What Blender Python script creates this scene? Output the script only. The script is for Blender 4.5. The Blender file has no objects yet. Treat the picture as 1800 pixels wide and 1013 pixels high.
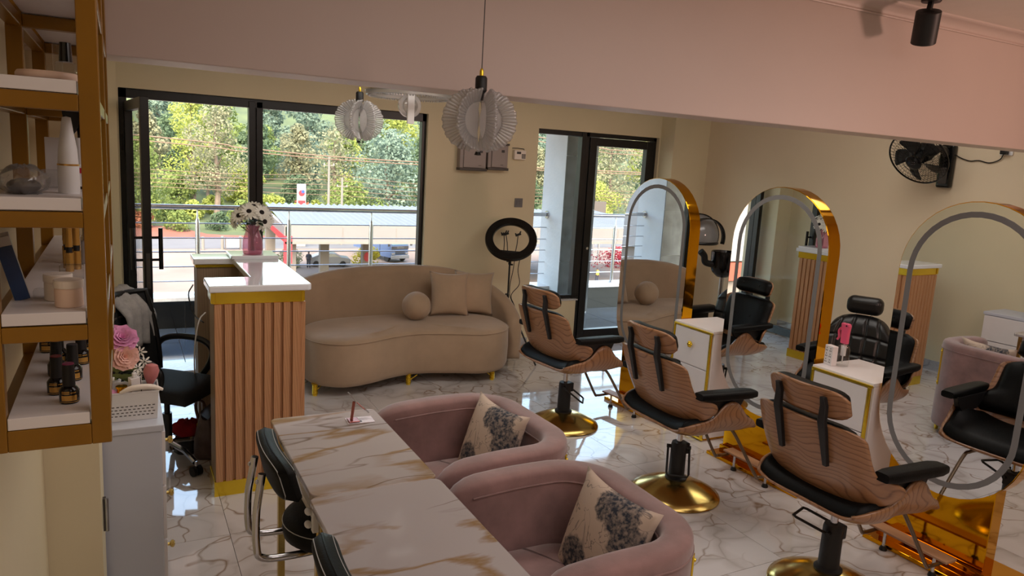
import bpy, bmesh, math, random
from mathutils import Vector, Matrix, Euler

S = bpy.context.scene
COL = S.collection
PI = math.pi
random.seed(7)

# ------------------------------------------------------------------ camera
cam_d = bpy.data.cameras.new('camera')
cam = bpy.data.objects.new('camera', cam_d)
COL.objects.link(cam)
CAM_H = 1.84
CF = Vector((0.4643, 0.8695, -0.1685)).normalized()
CR = Vector((0.8852, -0.4616, 0.0571))
CR = (CR - CF * CR.dot(CF)).normalized()
CU = CR.cross(CF)
cam.matrix_world = Matrix(((CR.x, CU.x, -CF.x, 0), (CR.y, CU.y, -CF.y, 0), (CR.z, CU.z, -CF.z, CAM_H), (0, 0, 0, 1)))
cam_d.sensor_width = 36
cam_d.lens = 26.0
cam_d.clip_start = 0.05
cam_d.clip_end = 1000
S.camera = cam

# ------------------------------------------------------------------ sky, sun, lamps, exposure
S.view_settings.view_transform = 'Standard'
S.view_settings.look = 'None'
S.view_settings.gamma = 1
S.view_settings.use_curve_mapping = False
S.view_settings.exposure = 0.30
S.cycles.transparent_max_bounces = 32
W = bpy.data.worlds.new('world')
S.world = W
W.use_nodes = True
wn = W.node_tree
wn.nodes.clear()
wo = wn.nodes.new('ShaderNodeOutputWorld')
wb = wn.nodes.new('ShaderNodeBackground')
sky = wn.nodes.new('ShaderNodeTexSky')
sky.sky_type = 'NISHITA'
sky.sun_disc = False
sky.sun_elevation = math.radians(48)
sky.sun_rotation = math.radians(200)
sky.air_density = 1.6
sky.dust_density = 5.0
sky.ozone_density = 1.2
wn.links.new(sky.outputs[0], wb.inputs[0])
wb.inputs[1].default_value = 1.15
wn.links.new(wb.outputs[0], wo.inputs[0])


def lamp(name, kind, loc, energy, color=(1, 1, 1), size=1.0, size_y=None, target=None, **kw):
    d = bpy.data.lights.new(name, kind)
    d.energy = energy
    d.color = color
    if kind == 'AREA':
        d.size = size
        if size_y:
            d.shape = 'RECTANGLE'
            d.size_y = size_y
    elif kind in ('POINT', 'SPOT'):
        d.shadow_soft_size = size
    for k, v in kw.items():
        setattr(d, k, v)
    o = bpy.data.objects.new(name, d)
    o.location = loc
    if target is not None:
        o.rotation_euler = (Vector(target) - Vector(loc)).to_track_quat('-Z', 'Y').to_euler()
    COL.objects.link(o)
    return o


sun = lamp('sun', 'SUN', (0, -20, 60), 1.5, (1.0, 0.95, 0.88), target=(4, 0, 0), angle=math.radians(1.5))
sun.rotation_euler = Vector((-0.35, 0.62, -0.9)).to_track_quat('-Z', 'Y').to_euler()
lamp('fill_light_rear', 'AREA', (2.7, 3.4, 2.69), 40, (1.0, 0.94, 0.86), 4.4, 1.0, target=(2.7, 3.9, 0))  # added fill that brightens the rear zone, not an actual fixture
lamp('fill_light_front', 'AREA', (2.0, 0.2, 2.68), 32, (1.0, 0.89, 0.85), 2.6, 2.6, target=(2.0, 0.2, 0))  # unseen pinkish fill over the camera end, added to lift interior brightness
lamp('pink_wall_washer', 'SPOT', (5.3, 0.0, 1.9), 105, (1.0, 0.62, 0.50), 0.2, target=(3.6, 2.6, 2.4), spot_size=math.radians(80), spot_blend=1.0)

# ------------------------------------------------------------------ colour and materials


def lin(c):
    return tuple(((v / 255) / 12.92 if v / 255 <= 0.04045 else ((v / 255 + 0.055) / 1.055) ** 2.4) for v in c) + (1,)


class NT:
    """a small node-tree writer"""
    def __init__(self, name):
        self.m = bpy.data.materials.new(name)
        self.m.use_nodes = True
        self.t = self.m.node_tree
        self.t.nodes.clear()
        self.out = self.n('ShaderNodeOutputMaterial')

    def n(self, kind, **kw):
        x = self.t.nodes.new(kind)
        for k, v in kw.items():
            setattr(x, k, v)
        return x

    def link(self, a, b):
        self.t.links.new(a, b)

    def setin(self, node, **kw):
        for k, v in kw.items():
            sock = node.inputs[k.replace('_', ' ')]
            if hasattr(v, 'is_linked'):
                self.link(v, sock)
            else:
                sock.default_value = v
        return node

    def bsdf(self, **kw):
        b = self.n('ShaderNodeBsdfPrincipled')
        self.setin(b, **kw)
        self.link(b.outputs[0], self.out.inputs[0])
        return b

    def coords(self, kind='Object', scale=(1, 1, 1), rnd=0.0, rot=(0, 0, 0)):
        tc = self.n('ShaderNodeTexCoord')
        mp = self.n('ShaderNodeMapping')
        mp.inputs['Scale'].default_value = scale
        mp.inputs['Rotation'].default_value = rot
        self.link(tc.outputs[kind], mp.inputs[0])
        if rnd:
            oi = self.n('ShaderNodeObjectInfo')
            mu = self.n('ShaderNodeMath', operation='MULTIPLY')
            mu.inputs[1].default_value = rnd
            self.link(oi.outputs['Random'], mu.inputs[0])
            self.link(mu.outputs[0], mp.inputs['Location'])
        return mp.outputs[0]

    def noise(self, vec, scale=5, detail=4, rough=.5, dist=0.0, kind=None):
        x = self.n('ShaderNodeTexNoise')
        self.setin(x, Scale=scale, Detail=detail, Roughness=rough, Distortion=dist)
        if vec is not None:
            self.link(vec, x.inputs['Vector'])
        return x.outputs['Fac']

    def ramp(self, fac, stops, interp='LINEAR'):
        r = self.n('ShaderNodeValToRGB')
        r.color_ramp.interpolation = interp
        el = r.color_ramp.elements
        while len(el) < len(stops):
            el.new(0.5)
        for e, (p, c) in zip(el, stops):
            e.position = p
            e.color = c if len(c) == 4 else lin(c)
        self.link(fac, r.inputs[0])
        return r.outputs[0]

    def math(self, op, a, b=None, c=None):
        x = self.n('ShaderNodeMath', operation=op)
        for i, v in enumerate((a, b, c)):
            if v is None:
                continue
            if hasattr(v, 'is_linked'):
                self.link(v, x.inputs[i])
            else:
                x.inputs[i].default_value = v
        return x.outputs[0]

    def mix(self, fac, a, b):
        x = self.n('ShaderNodeMix', data_type='RGBA')
        for i, v in ((0, fac), (6, a), (7, b)):
            if hasattr(v, 'is_linked'):
                self.link(v, x.inputs[i])
            else:
                x.inputs[i].default_value = v
        return x.outputs[2]

    def bump(self, h, strength=.2, dist=.01):
        b = self.n('ShaderNodeBump')
        b.inputs['Strength'].default_value = strength
        b.inputs['Distance'].default_value = dist
        self.link(h, b.inputs['Height'])
        return b.outputs[0]


def flat(name, c, rough=.5, metal=0., var=.08, scale=6., bump=0., bscale=60., coat=0., rnd=0., **kw):
    """plain stuff: one colour with a little variation and fine relief"""
    t = NT(name)
    v = t.coords('Object', rnd=rnd)
    n = t.noise(v, scale, 3)
    a = tuple(max(0, x * (1 - var)) for x in lin(c)[:3]) + (1,)
    b = tuple(min(1, x * (1 + var)) for x in lin(c)[:3]) + (1,)
    args = dict(Base_Color=t.ramp(n, [(.3, a), (.7, b)]), Roughness=rough, Metallic=metal)
    if coat:
        args['Coat_Weight'] = coat
        args['Coat_Roughness'] = .05
    bs = t.bsdf(**args)
    for k, val in kw.items():
        bs.inputs[k.replace('_', ' ')].default_value = val
    if bump:
        t.link(t.bump(t.noise(v, bscale, 3), bump, .004), bs.inputs['Normal'])
    return t.m


M = {}
M['wall'] = flat('cream_wall_paint', (226, 212, 178), .6, var=.04, scale=1.2, bump=.05, bscale=90)
M['wall_right'] = flat('beige_wall_paint', (224, 206, 178), .6, var=.04, scale=1.2, bump=.05, bscale=90)
M['beam'] = flat('pale_beam_paint', (208, 190, 182), .45, var=.03, scale=1., bump=.04, bscale=70)
M['ceiling'] = flat('ceiling_paint', (226, 214, 204), .6, var=.03)
M['black_frame'] = flat('black_window_metal', (16, 16, 17), .35, var=.3, scale=25, bump=.15, bscale=40)
M['black_plastic'] = flat('black_plastic', (14, 14, 15), .4, var=.15)
M['black_matt'] = flat('black_matt_metal', (18, 17, 18), .5, var=.15)
M['black_gloss'] = flat('black_gloss', (10, 10, 11), .15, var=.1)
M['chrome'] = flat('chrome', (205, 205, 208), .12, 1., var=.03)
M['steel'] = flat('brushed_steel', (190, 192, 195), .25, 1., var=.06, scale=30)
M['bronze'] = flat('bronze_tube', (120, 104, 88), .3, 1., var=.06)
M['gold'] = flat('gold_mirror_sheet', (226, 160, 22), .07, 1., var=.05, scale=2., bump=.03, bscale=5)
M['gold_yellow'] = flat('yellow_gold_metal', (240, 206, 60), .2, .8, var=.08, scale=4., bump=.08, bscale=12)
M['brass_base'] = flat('brass_base_metal', (204, 176, 102), .2, 1., var=.08, scale=3)
M['ochre'] = flat('ochre_painted_metal', (140, 96, 14), .30, .1, var=.1, scale=7, bump=.05, bscale=30)
M['white_lam'] = flat('white_laminate', (232, 226, 226), .35, var=.02)
M['cabinet_side'] = flat('cool_white_board', (205, 208, 220), .45, var=.03, scale=2)
M['white_plastic'] = flat('white_plastic', (232, 230, 230), .4, var=.03)
M['grey_box'] = flat('grey_enclosure', (150, 138, 134), .4, var=.04)
M['dark_grey'] = flat('dark_grey_plastic', (72, 66, 62), .45, var=.06)
M['frost'] = flat('frosted_band', (120, 118, 118), .7, var=.04)
M['mirror'] = flat('mirror_glass', (236, 238, 238), .0, 1., var=.0)
M['charcoal_mesh'] = flat('black_mesh_fabric', (16, 16, 17), .8, var=.2, scale=90, bump=.4, bscale=160)
M['grey_cloth'] = flat('light_grey_cloth', (170, 166, 164), .9, var=.1, scale=40, bump=.4, bscale=120)
M['red_cloth'] = flat('red_cloth', (176, 22, 32), .85, var=.25, scale=14, bump=.5, bscale=60)
M['bag_leather'] = flat('dark_brown_leather', (92, 74, 68), .4, var=.35, scale=16, bump=.3, bscale=50)
M['strap_leather'] = flat('tan_leather', (110, 72, 52), .45, var=.15)
M['leather'] = flat('black_leather', (6, 6, 6), .5, var=.2, scale=30, bump=.18, bscale=130, Specular_IOR_Level=.18)
M['leather_quilt'] = flat('quilted_black_leather', (17, 17, 18), .36, var=.2, scale=30, bump=.1, bscale=130)
M['stitch'] = flat('pale_thread', (180, 180, 178), .7)
M['pink_plastic'] = flat('pink_plastic', (232, 92, 130), .35, var=.05)
M['rose_gold'] = flat('rose_gold', (190, 120, 118), .25, .8, var=.05)
M['paper'] = flat('white_paper_card', (236, 224, 230), .5, var=.02)
M['cream_jar'] = flat('pale_pink_cream', (236, 206, 186), .4, var=.03)
M['cream_lid'] = flat('cream_lid', (240, 228, 216), .35, var=.02)
M['petal_white'] = flat('white_petal', (238, 236, 226), .6, var=.05)
M['petal_pink'] = flat('pink_petal', (226, 150, 196), .6, var=.18, scale=25)
M['petal_peach'] = flat('peach_petal', (240, 190, 176), .6, var=.12, scale=25)
M['leaf'] = flat('dark_leaf', (30, 52, 34), .5, var=.3, scale=20)
M['leaf_light'] = flat('olive_leaf', (110, 122, 66), .6, var=.3, scale=20)
M['flower_eye'] = flat('dark_flower_eye', (26, 16, 14), .8)
M['blue_pack'] = flat('blue_pack', (18, 52, 98), .35, var=.35, scale=14)
M['silver_pack'] = flat('silver_pack', (170, 165, 165), .3, .6, var=.15)
M['blush'] = flat('blush_pink', (196, 120, 120), .6, var=.08)
M['red_label'] = flat('red_label', (190, 30, 60), .5)
M['lacq_black'] = flat('black_lacquer', (12, 11, 12), .12, var=.05)
M['label_gold'] = flat('gold_label', (206, 160, 84), .25, .7, var=.1)
M['label_cream'] = flat('cream_label', (236, 214, 166), .35, .2, var=.05)
for i, c in enumerate(((150, 40, 96), (120, 24, 34), (196, 128, 60), (96, 20, 30), (40, 44, 60), (170, 110, 40), (90, 20, 60), (60, 24, 24))):
    M['cap%d' % i] = flat('cap_top_%d' % i, c, .3)


def m_fabric(name, c, rough=.9, wrinkle=.25, sheen=.3, var=.1, scale=3., thread=380):
    t = NT(name)
    v = t.coords('Object')
    big = t.noise(v, scale, 4, .6)
    a = tuple(x * (1 - var) for x in lin(c)[:3]) + (1,)
    b = tuple(min(1, x * (1 + var)) for x in lin(c)[:3]) + (1,)
    bs = t.bsdf(Base_Color=t.ramp(big, [(.3, a), (.7, b)]), Roughness=rough, Sheen_Weight=sheen)
    h = t.math('ADD', t.math('MULTIPLY', t.noise(v, thread, 2), .25), t.noise(t.coords('Object', (9, 9, 1.6)), 1.0, 3))
    t.link(t.bump(h, wrinkle, .01), bs.inputs['Normal'])
    return t.m


M['sofa'] = m_fabric('taupe_sofa_fabric', (176, 150, 124), .9, .22)
M['velvet'] = m_fabric('mauve_velvet', (138, 104, 100), .75, .2, .5, var=.28, scale=6.)


def m_wood(name, c0, c1, axis_scale=(3, 3, 30), rough=.4, rot=(0, 0, 0), kind='Object', dist=2.2, rnd=3., coat=0.):
    """grain: rings of distorted bands stretched along one axis"""
    t = NT(name)
    v = t.coords(kind, axis_scale, rnd, rot)
    n = t.noise(v, 1.0, 5, .55, dist)
    w = t.n('ShaderNodeTexWave', wave_type='BANDS', bands_direction='DIAGONAL')
    t.setin(w, Scale=1.3, Distortion=7.0, Detail=3.0, Detail_Scale=.7)
    t.link(v, w.inputs['Vector'])
    f = t.math('ADD', t.math('MULTIPLY', n, .55), t.math('MULTIPLY', w.outputs['Fac'], .45))
    col = t.ramp(f, [(.25, c0), (.75, c1)])
    bs = t.bsdf(Base_Color=col, Roughness=rough)
    if coat:
        bs.inputs['Coat Weight'].default_value = coat
        bs.inputs['Coat Roughness'].default_value = .12
    t.link(t.bump(f, .12, .002), bs.inputs['Normal'])
    return t.m


M['slat'] = m_wood('bamboo_slat', (178, 127, 87), (196, 146, 104), (40, 40, 2.5), .45, dist=.4)


def m_ply(name, axis):
    """flat-sawn veneer: contour lines of a warped ramp, broad cathedral arches"""
    t = NT(name)
    base = t.coords('Object', rnd=3.)
    sp = t.n('ShaderNodeSeparateXYZ')
    t.link(base, sp.inputs[0])
    n = t.noise(t.coords('Object', (2.2, 2.2, 2.2) if axis == 'Z' else (2., 3., 3.), 3.), 1.4, 1.5, .4, .3)
    w = t.math('ADD', t.math('MULTIPLY', sp.outputs[axis], 34.), t.math('MULTIPLY', n, 13.))
    fr = t.math('FRACT', w)
    fib = t.noise(t.coords('Object', (30, 6, 160) if axis == 'Z' else (160, 30, 10), 2.), 1., 3, .6)
    f = t.math('ADD', t.math('MULTIPLY', fib, .42), t.math('MULTIPLY', t.ramp(fr, [(.0, (.15, .15, .15, 1)), (.16, (.62, .62, .62, 1)), (.8, (.78, .78, .78, 1)), (1., (.15, .15, .15, 1))]), .72))
    bs = t.bsdf(Base_Color=t.ramp(f, [(.25, (108, 70, 44)), (.5, (146, 102, 68)), (.8, (168, 122, 86))]), Roughness=.34, Coat_Weight=.25, Coat_Roughness=.12)
    return t.m


M['ply'] = m_ply('oak_plywood', 'Z')
M['ply_side'] = m_ply('oak_plywood_side', 'X')
M['board'] = m_wood('footboard_wood', (150, 108, 80), (182, 138, 104), (3, 1.2, 12), .45)
M['beige_panel'] = m_wood('beige_panel_board', (134, 112, 88), (150, 126, 100), (40, 40, 1.0), .5)


def m_marble(name, base, vein, gold, rough, scale=1.0, rnd=9., kind='Object', amount=1.0, fine=.6):
    t = NT(name)
    v = t.coords(kind, (scale,) * 3, rnd)
    n1 = t.noise(v, 1.3, 6, .55, 1.2)
    r1 = t.math('ABSOLUTE', t.math('SUBTRACT', n1, .5))
    l1 = t.ramp(r1, [(.0, (1, 1, 1, 1)), (.012, (.55, .55, .55, 1)), (.06, (0, 0, 0, 1))])
    n2 = t.noise(t.coords(kind, (scale * 1.7,) * 3, rnd * 1.7), 1.6, 5, .5, 1.8)
    r2 = t.math('ABSOLUTE', t.math('SUBTRACT', n2, .52))
    l2 = t.ramp(r2, [(.0, (1, 1, 1, 1)), (.006, (.3, .3, .3, 1)), (.025, (0, 0, 0, 1))])
    cloud = t.noise(v, 2.4, 4, .6, .5)
    b2 = tuple(x * .86 for x in lin(base)[:3]) + (1,)
    c = t.mix(cloud, b2, lin(base))
    mask = t.ramp(t.noise(v, 1.1, 2), [(.38, (0, 0, 0, 1)), (.62, (1, 1, 1, 1))])
    c = t.mix(t.math('MULTIPLY', t.math('MULTIPLY', l1, mask), .8 * amount), c, lin(vein))
    c = t.mix(t.math('MULTIPLY', l2, fine * amount), c, lin(gold))
    t.bsdf(Base_Color=c, Roughness=rough)
    return t.m




def m_floor():
    t = NT('marble_floor_tile')
    v = t.coords('Object', rnd=17.)
    nz = t.n('ShaderNodeTexNoise')
    t.setin(nz, Scale=1.9, Detail=3., Roughness=.55)
    t.link(v, nz.inputs['Vector'])
    sc = t.n('ShaderNodeVectorMath', operation='SCALE')
    sc.inputs['Scale'].default_value = .75
    t.link(nz.outputs['Color'], sc.inputs[0])
    ad = t.n('ShaderNodeVectorMath', operation='ADD')
    t.link(v, ad.inputs[0])
    t.link(sc.outputs[0], ad.inputs[1])

    def edges(scale, w0, w1):
        vo = t.n('ShaderNodeTexVoronoi', feature='DISTANCE_TO_EDGE')
        t.setin(vo, Scale=scale, Randomness=1.)
        t.link(ad.outputs[0], vo.inputs['Vector'])
        return t.ramp(vo.outputs['Distance'], [(0., (1, 1, 1, 1)), (w0, (.5, .5, .5, 1)), (w1, (0, 0, 0, 1))])
    m1 = t.ramp(t.noise(v, 2.0, 2), [(.37, (0, 0, 0, 1)), (.52, (1, 1, 1, 1))])
    m2 = t.ramp(t.noise(v, 1.3, 1), [(.45, (1, 1, 1, 1)), (.68, (.25, .25, .25, 1))])
    c = t.mix(t.noise(v, 1.6, 3), lin((206, 200, 198)), lin((226, 221, 220)))
    c = t.mix(t.math('MULTIPLY', t.math('MULTIPLY', edges(1.9, .025, .14), m2), .65), c, lin((150, 138, 126)))
    c = t.mix(t.math('MULTIPLY', t.math('MULTIPLY', edges(2.6, .010, .028), m1), .85), c, lin((132, 102, 70)))
    t.bsdf(Base_Color=c, Roughness=.045, Specular_IOR_Level=.95)
    return t.m


M['floor_tile'] = m_floor()


def m_table():
    t = NT('marble_table_top')
    v = t.coords('Object', (1, 1, 1), 23., (0, 0, math.radians(52)))
    st = t.coords('Object', (1.0, 3.4, 1), 23., (0, 0, math.radians(52)))
    c = t.mix(t.noise(v, 2.2, 3), lin((174, 165, 163)), lin((190, 182, 180)))

    def vein(vec, scale, w, det, dist):
        r = t.math('ABSOLUTE', t.math('SUBTRACT', t.noise(vec, scale, det, .5, dist), .5))
        return t.ramp(r, [(0., (1, 1, 1, 1)), (w * .4, (.7, .7, .7, 1)), (w, (0, 0, 0, 1))])
    m1 = t.ramp(t.noise(v, 1.7, 1), [(.40, (0, 0, 0, 1)), (.52, (1, 1, 1, 1))])
    m2 = t.ramp(t.noise(v, 2.3, 1), [(.5, (1, 1, 1, 1)), (.64, (0, 0, 0, 1))])
    c = t.mix(t.math('MULTIPLY', t.math('MULTIPLY', vein(st, 1.3, .013, 3, .3), m2), .95), c, lin((120, 102, 88)))
    c = t.mix(t.math('MULTIPLY', t.math('MULTIPLY', vein(st, .8, .034, 6, .5), m1), .95), c, lin((150, 118, 76)))
    t.bsdf(Base_Color=c, Roughness=.07)
    return t.m


M['table_marble'] = m_table()
M['skirt'] = m_marble('marble_skirting', (190, 190, 194), (110, 112, 118), (120, 112, 104), .12, 3.)
M['balcony_tile'] = flat('blue_grey_tile', (62, 72, 84), .07, var=.2, scale=6, rnd=5.)
M['grey_tile'] = flat('dark_grey_stone', (74, 78, 80), .25, var=.35, scale=5, rnd=5.)
M['black_tile'] = flat('black_glazed_tile', (17, 17, 16), .07, var=.4, scale=5, rnd=5.)
M['ledge'] = flat('white_granite_ledge', (206, 206, 206), .3, var=.1, scale=40)
M['grout'] = flat('grey_grout', (120, 114, 108), .8)
M['counter_top'] = flat('white_acrylic_top', (232, 234, 240), .05, var=.01)


def m_glass(name, tint=(1, 1, 1), gloss=.08, white=0.0, rough=.0, wcol=(.8, .8, .8)):
    t = NT(name)
    tr = t.n('ShaderNodeBsdfTransparent')
    tr.inputs[0].default_value = tuple(tint) + (1,)
    gl = t.n('ShaderNodeBsdfGlossy')
    gl.inputs['Roughness'].default_value = rough
    fr = t.n('ShaderNodeLayerWeight')
    fr.inputs[0].default_value = .5
    fac = t.math('ADD', t.math('MULTIPLY', t.math('POWER', fr.outputs['Facing'], 4.), .55), gloss)
    mx = t.n('ShaderNodeMixShader')
    t.link(fac, mx.inputs[0])
    t.link(tr.outputs[0], mx.inputs[1])
    t.link(gl.outputs[0], mx.inputs[2])
    last = mx.outputs[0]
    if white:
        df = t.n('ShaderNodeBsdfTranslucent')
        d2 = t.n('ShaderNodeBsdfDiffuse')
        df.inputs[0].default_value = d2.inputs[0].default_value = tuple(wcol) + (1,)
        ad = t.n('ShaderNodeMixShader')
        ad.inputs[0].default_value = .5
        t.link(df.outputs[0], ad.inputs[1])
        t.link(d2.outputs[0], ad.inputs[2])
        m2 = t.n('ShaderNodeMixShader')
        m2.inputs[0].default_value = white
        t.link(last, m2.inputs[1])
        t.link(ad.outputs[0], m2.inputs[2])
        last = m2.outputs[0]
    t.link(last, t.out.inputs[0])
    return t.m


M['pane'] = m_glass('window_glass', (.97, .98, .98), .01)
M['pink_glass'] = m_glass('pink_glass', (.99, .84, .89), .04, .16, .0, (.95, .46, .58))
M['clear_glass'] = m_glass('clear_glass', (.93, .94, .94), .06)
M['crystal'] = m_glass('crystal_glass', (.97, .96, .96), .26, .34, .08)
M['frost_glass'] = m_glass('frosted_petal_glass', (.96, .94, .94), .04, .5, .25)
M['smoke'] = m_glass('smoked_visor', (.62, .62, .64), .08, .30, .1)
M['bag_film'] = m_glass('plastic_film', (.95, .95, .95), .12, .10, .12)


def m_toile():
    t = NT('toile_fabric')
    v = t.coords('Object')
    warp = t.n('ShaderNodeVectorMath', operation='ADD')
    nz = t.n('ShaderNodeTexNoise')
    t.setin(nz, Scale=14., Detail=4.)
    sc = t.n('ShaderNodeVectorMath', operation='SCALE')
    sc.inputs['Scale'].default_value = .05
    t.link(nz.outputs['Color'], sc.inputs[0])
    t.link(v, warp.inputs[0])
    t.link(sc.outputs[0], warp.inputs[1])
    vo = t.n('ShaderNodeTexVoronoi', feature='F1')
    t.setin(vo, Scale=6.2, Randomness=1.)
    t.link(warp.outputs[0], vo.inputs['Vector'])
    blob = t.ramp(vo.outputs['Distance'], [(.44, (1, 1, 1, 1)), (.52, (0, 0, 0, 1))])
    leaf = t.ramp(t.noise(v, 60, 3, .6), [(.36, (0, 0, 0, 1)), (.6, (1, 1, 1, 1))])
    pick = t.ramp(t.noise(v, 5, 1), [(.30, (0, 0, 0, 1)), (.38, (1, 1, 1, 1))])
    f = t.math('MULTIPLY', t.math('MULTIPLY', blob, pick), t.math('ADD', t.math('MULTIPLY', leaf, .5), .5))
    st = t.math('ABSOLUTE', t.math('SUBTRACT', t.noise(t.coords('Object', (1., 1., 1.)), 7, 3, .6, 1.), .5))
    stem = t.ramp(st, [(.0, (1, 1, 1, 1)), (.012, (0, 0, 0, 1))])
    f = t.math('MAXIMUM', f, t.math('MULTIPLY', stem, .7))
    c = t.mix(f, lin((196, 174, 156)), lin((40, 46, 58)))
    bs = t.bsdf(Base_Color=c, Roughness=.85)
    t.link(t.bump(t.noise(v, 300, 2), .15, .002), bs.inputs['Normal'])
    return t.m


M['toile'] = m_toile()

# ------------------------------------------------------------------ mesh writer


class MB:
    def __init__(self):
        self.v, self.f = [], []

    def add(self, vs, fs):
        o = len(self.v)
        self.v += [tuple(p) for p in vs]
        self.f += [tuple(i + o for i in q) for q in fs]
        return self

    def box(self, x0, x1, y0, y1, z0, z1):
        return self.add([(x, y, z) for z in (z0, z1) for y in (y0, y1) for x in (x0, x1)],
                        [(0, 2, 3, 1), (4, 5, 7, 6), (0, 1, 5, 4), (2, 6, 7, 3), (0, 4, 6, 2), (1, 3, 7, 5)])

    def obox(self, c, ax, ay, az, hx, hy, hz):
        c, ax, ay, az = Vector(c), Vector(ax).normalized(), Vector(ay).normalized(), Vector(az).normalized()
        return self.add([c + ax * hx * i + ay * hy * j + az * hz * k for k in (-1, 1) for j in (-1, 1) for i in (-1, 1)],
                        [(0, 2, 3, 1), (4, 5, 7, 6), (0, 1, 5, 4), (2, 6, 7, 3), (0, 4, 6, 2), (1, 3, 7, 5)])

    def bar(self, p0, p1, w, h, up=(0, 0, 1)):
        p0, p1 = Vector(p0), Vector(p1)
        d = (p1 - p0).normalized()
        s = d.cross(Vector(up))
        if s.length < 1e-4:
            s = d.cross(Vector((1, 0, 0)))
        s.normalize()
        return self.obox((p0 + p1) / 2, d, s, s.cross(d), (p1 - p0).length / 2, w / 2, h / 2)

    def rings(self, rs, closed=True, cap0=True, cap1=True, loop=False):
        n = len(rs[0])
        vs = [p for r in rs for p in r]
        fs = []
        m = len(rs)
        for i in range(m if loop else m - 1):
            a, b = i * n, ((i + 1) % m) * n
            for j in range(n if closed else n - 1):
                k = (j + 1) % n
                fs.append((a + j, a + k, b + k, b + j))
        if not loop and closed:
            if cap0:
                fs.append(tuple(range(n - 1, -1, -1)))
            if cap1:
                fs.append(tuple(range((m - 1) * n, m * n)))
        return self.add(vs, fs)

    def cyl(self, p0, p1, r0, r1=None, n=16):
        r1 = r0 if r1 is None else r1
        p0, p1 = Vector(p0), Vector(p1)
        d = (p1 - p0).normalized()
        a = d.orthogonal().normalized()
        b = d.cross(a)
        mk = lambda p, r: [p + (a * math.cos(2 * PI * i / n) + b * math.sin(2 * PI * i / n)) * r for i in range(n)]
        return self.rings([mk(p0, r0), mk(p1, r1)])

    def tube(self, pts, r, n=8, loop=False, flat=None):
        pts = [Vector(p) for p in pts]
        m = len(pts)
        rs = []
        prev = None
        for i, p in enumerate(pts):
            if loop:
                d = pts[(i + 1) % m] - pts[i - 1]
            else:
                d = pts[min(i + 1, m - 1)] - pts[max(i - 1, 0)]
            d.normalize()
            if prev is None:
                a = d.orthogonal().normalized()
            else:
                a = prev - d * prev.dot(d)
                a = a.normalized() if a.length > 1e-6 else d.orthogonal().normalized()
            prev = a
            b = d.cross(a)
            rr = r(i / max(1, m - 1)) if callable(r) else r
            rs.append([p + (a * math.cos(2 * PI * k / n) + b * math.sin(2 * PI * k / n)) * rr for k in range(n)])
        return self.rings(rs, loop=loop)

    def lathe(self, prof, c=(0, 0, 0), n=24, axis=None):
        c = Vector(c)
        q = Vector(axis).normalized().to_track_quat('Z', 'Y') if axis is not None else None
        rs = []
        for r, z in prof:
            ring = []
            for i in range(n):
                p = Vector((max(r, 1e-5) * math.cos(2 * PI * i / n), max(r, 1e-5) * math.sin(2 * PI * i / n), z))
                ring.append(c + (q @ p if q else p))
            rs.append(ring)
        return self.rings(rs)

    def ball(self, c, r, nu=16, nv=10):
        rx, ry, rz = r if hasattr(r, '__len__') else (r, r, r)
        c = Vector(c)
        rs = []
        for j in range(nv + 1):
            ph = -PI / 2 + PI * j / nv
            k = max(math.cos(ph), 1e-4)
            rs.append([c + Vector((rx * k * math.cos(2 * PI * i / nu), ry * k * math.sin(2 * PI * i / nu), rz * math.sin(ph))) for i in range(nu)])
        return self.rings(rs)

    def grid(self, fn, nu, nv):
        vs = [fn(i / nu, j / nv) for j in range(nv + 1) for i in range(nu + 1)]
        fs = [(j * (nu + 1) + i, j * (nu + 1) + i + 1, (j + 1) * (nu + 1) + i + 1, (j + 1) * (nu + 1) + i) for j in range(nv) for i in range(nu)]
        return self.add(vs, fs)

    def prism(self, poly, fn, t0, t1):
        """poly: 2D points; fn(a, b, t) -> 3D point"""
        return self.rings([[Vector(fn(a, b, t0)) for a, b in poly], [Vector(fn(a, b, t1)) for a, b in poly]])

    def xf(self, mat):
        self.v = [tuple(mat @ Vector(p)) for p in self.v]
        return self

    def mesh(self, name):
        me = bpy.data.meshes.new(name)
        me.from_pydata(self.v, [], self.f)
        bm = bmesh.new()
        bm.from_mesh(me)
        bmesh.ops.recalc_face_normals(bm, faces=bm.faces)
        bm.to_mesh(me)
        bm.free()
        return me

    def obj(self, name, mat, parent=None, smooth=35, bevel=0., seg=2, subsurf=0, solid=None, loc=None):
        me = self.mesh(name)
        me.materials.append(mat if not isinstance(mat, str) else M[mat])
        if smooth:
            me.polygons.foreach_set('use_smooth', [True] * len(me.polygons))
            if smooth < 180:
                me.set_sharp_from_angle(angle=math.radians(smooth))
        o = bpy.data.objects.new(name, me)
        COL.objects.link(o)
        if solid:
            md = o.modifiers.new('solid', 'SOLIDIFY')
            md.thickness = solid[0]
            md.offset = solid[1]
        if bevel:
            md = o.modifiers.new('bevel', 'BEVEL')
            md.width = bevel
            md.segments = seg
            md.limit_method = 'ANGLE'
            md.angle_limit = math.radians(40)
            md.harden_normals = False
        if subsurf:
            md = o.modifiers.new('sub', 'SUBSURF')
            md.levels = md.render_levels = subsurf
        if loc is not None:
            o.location = loc
        if parent is not None:
            o.parent = parent
        return o


def tag(o, label=None, cat=None, group=None, kind=None):
    if label:
        o['label'] = label
    if cat:
        o['category'] = cat
    if group:
        o['group'] = group
    if kind:
        o['kind'] = kind
    return o


def thing(name, label, cat, loc=(0, 0, 0), rz=0., group=None, rot=None):
    o = bpy.data.objects.new(name, None)
    o.empty_display_size = .05
    COL.objects.link(o)
    o.location = loc
    o.rotation_euler = rot if rot is not None else (0, 0, rz)
    return tag(o, label, cat, group)


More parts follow.
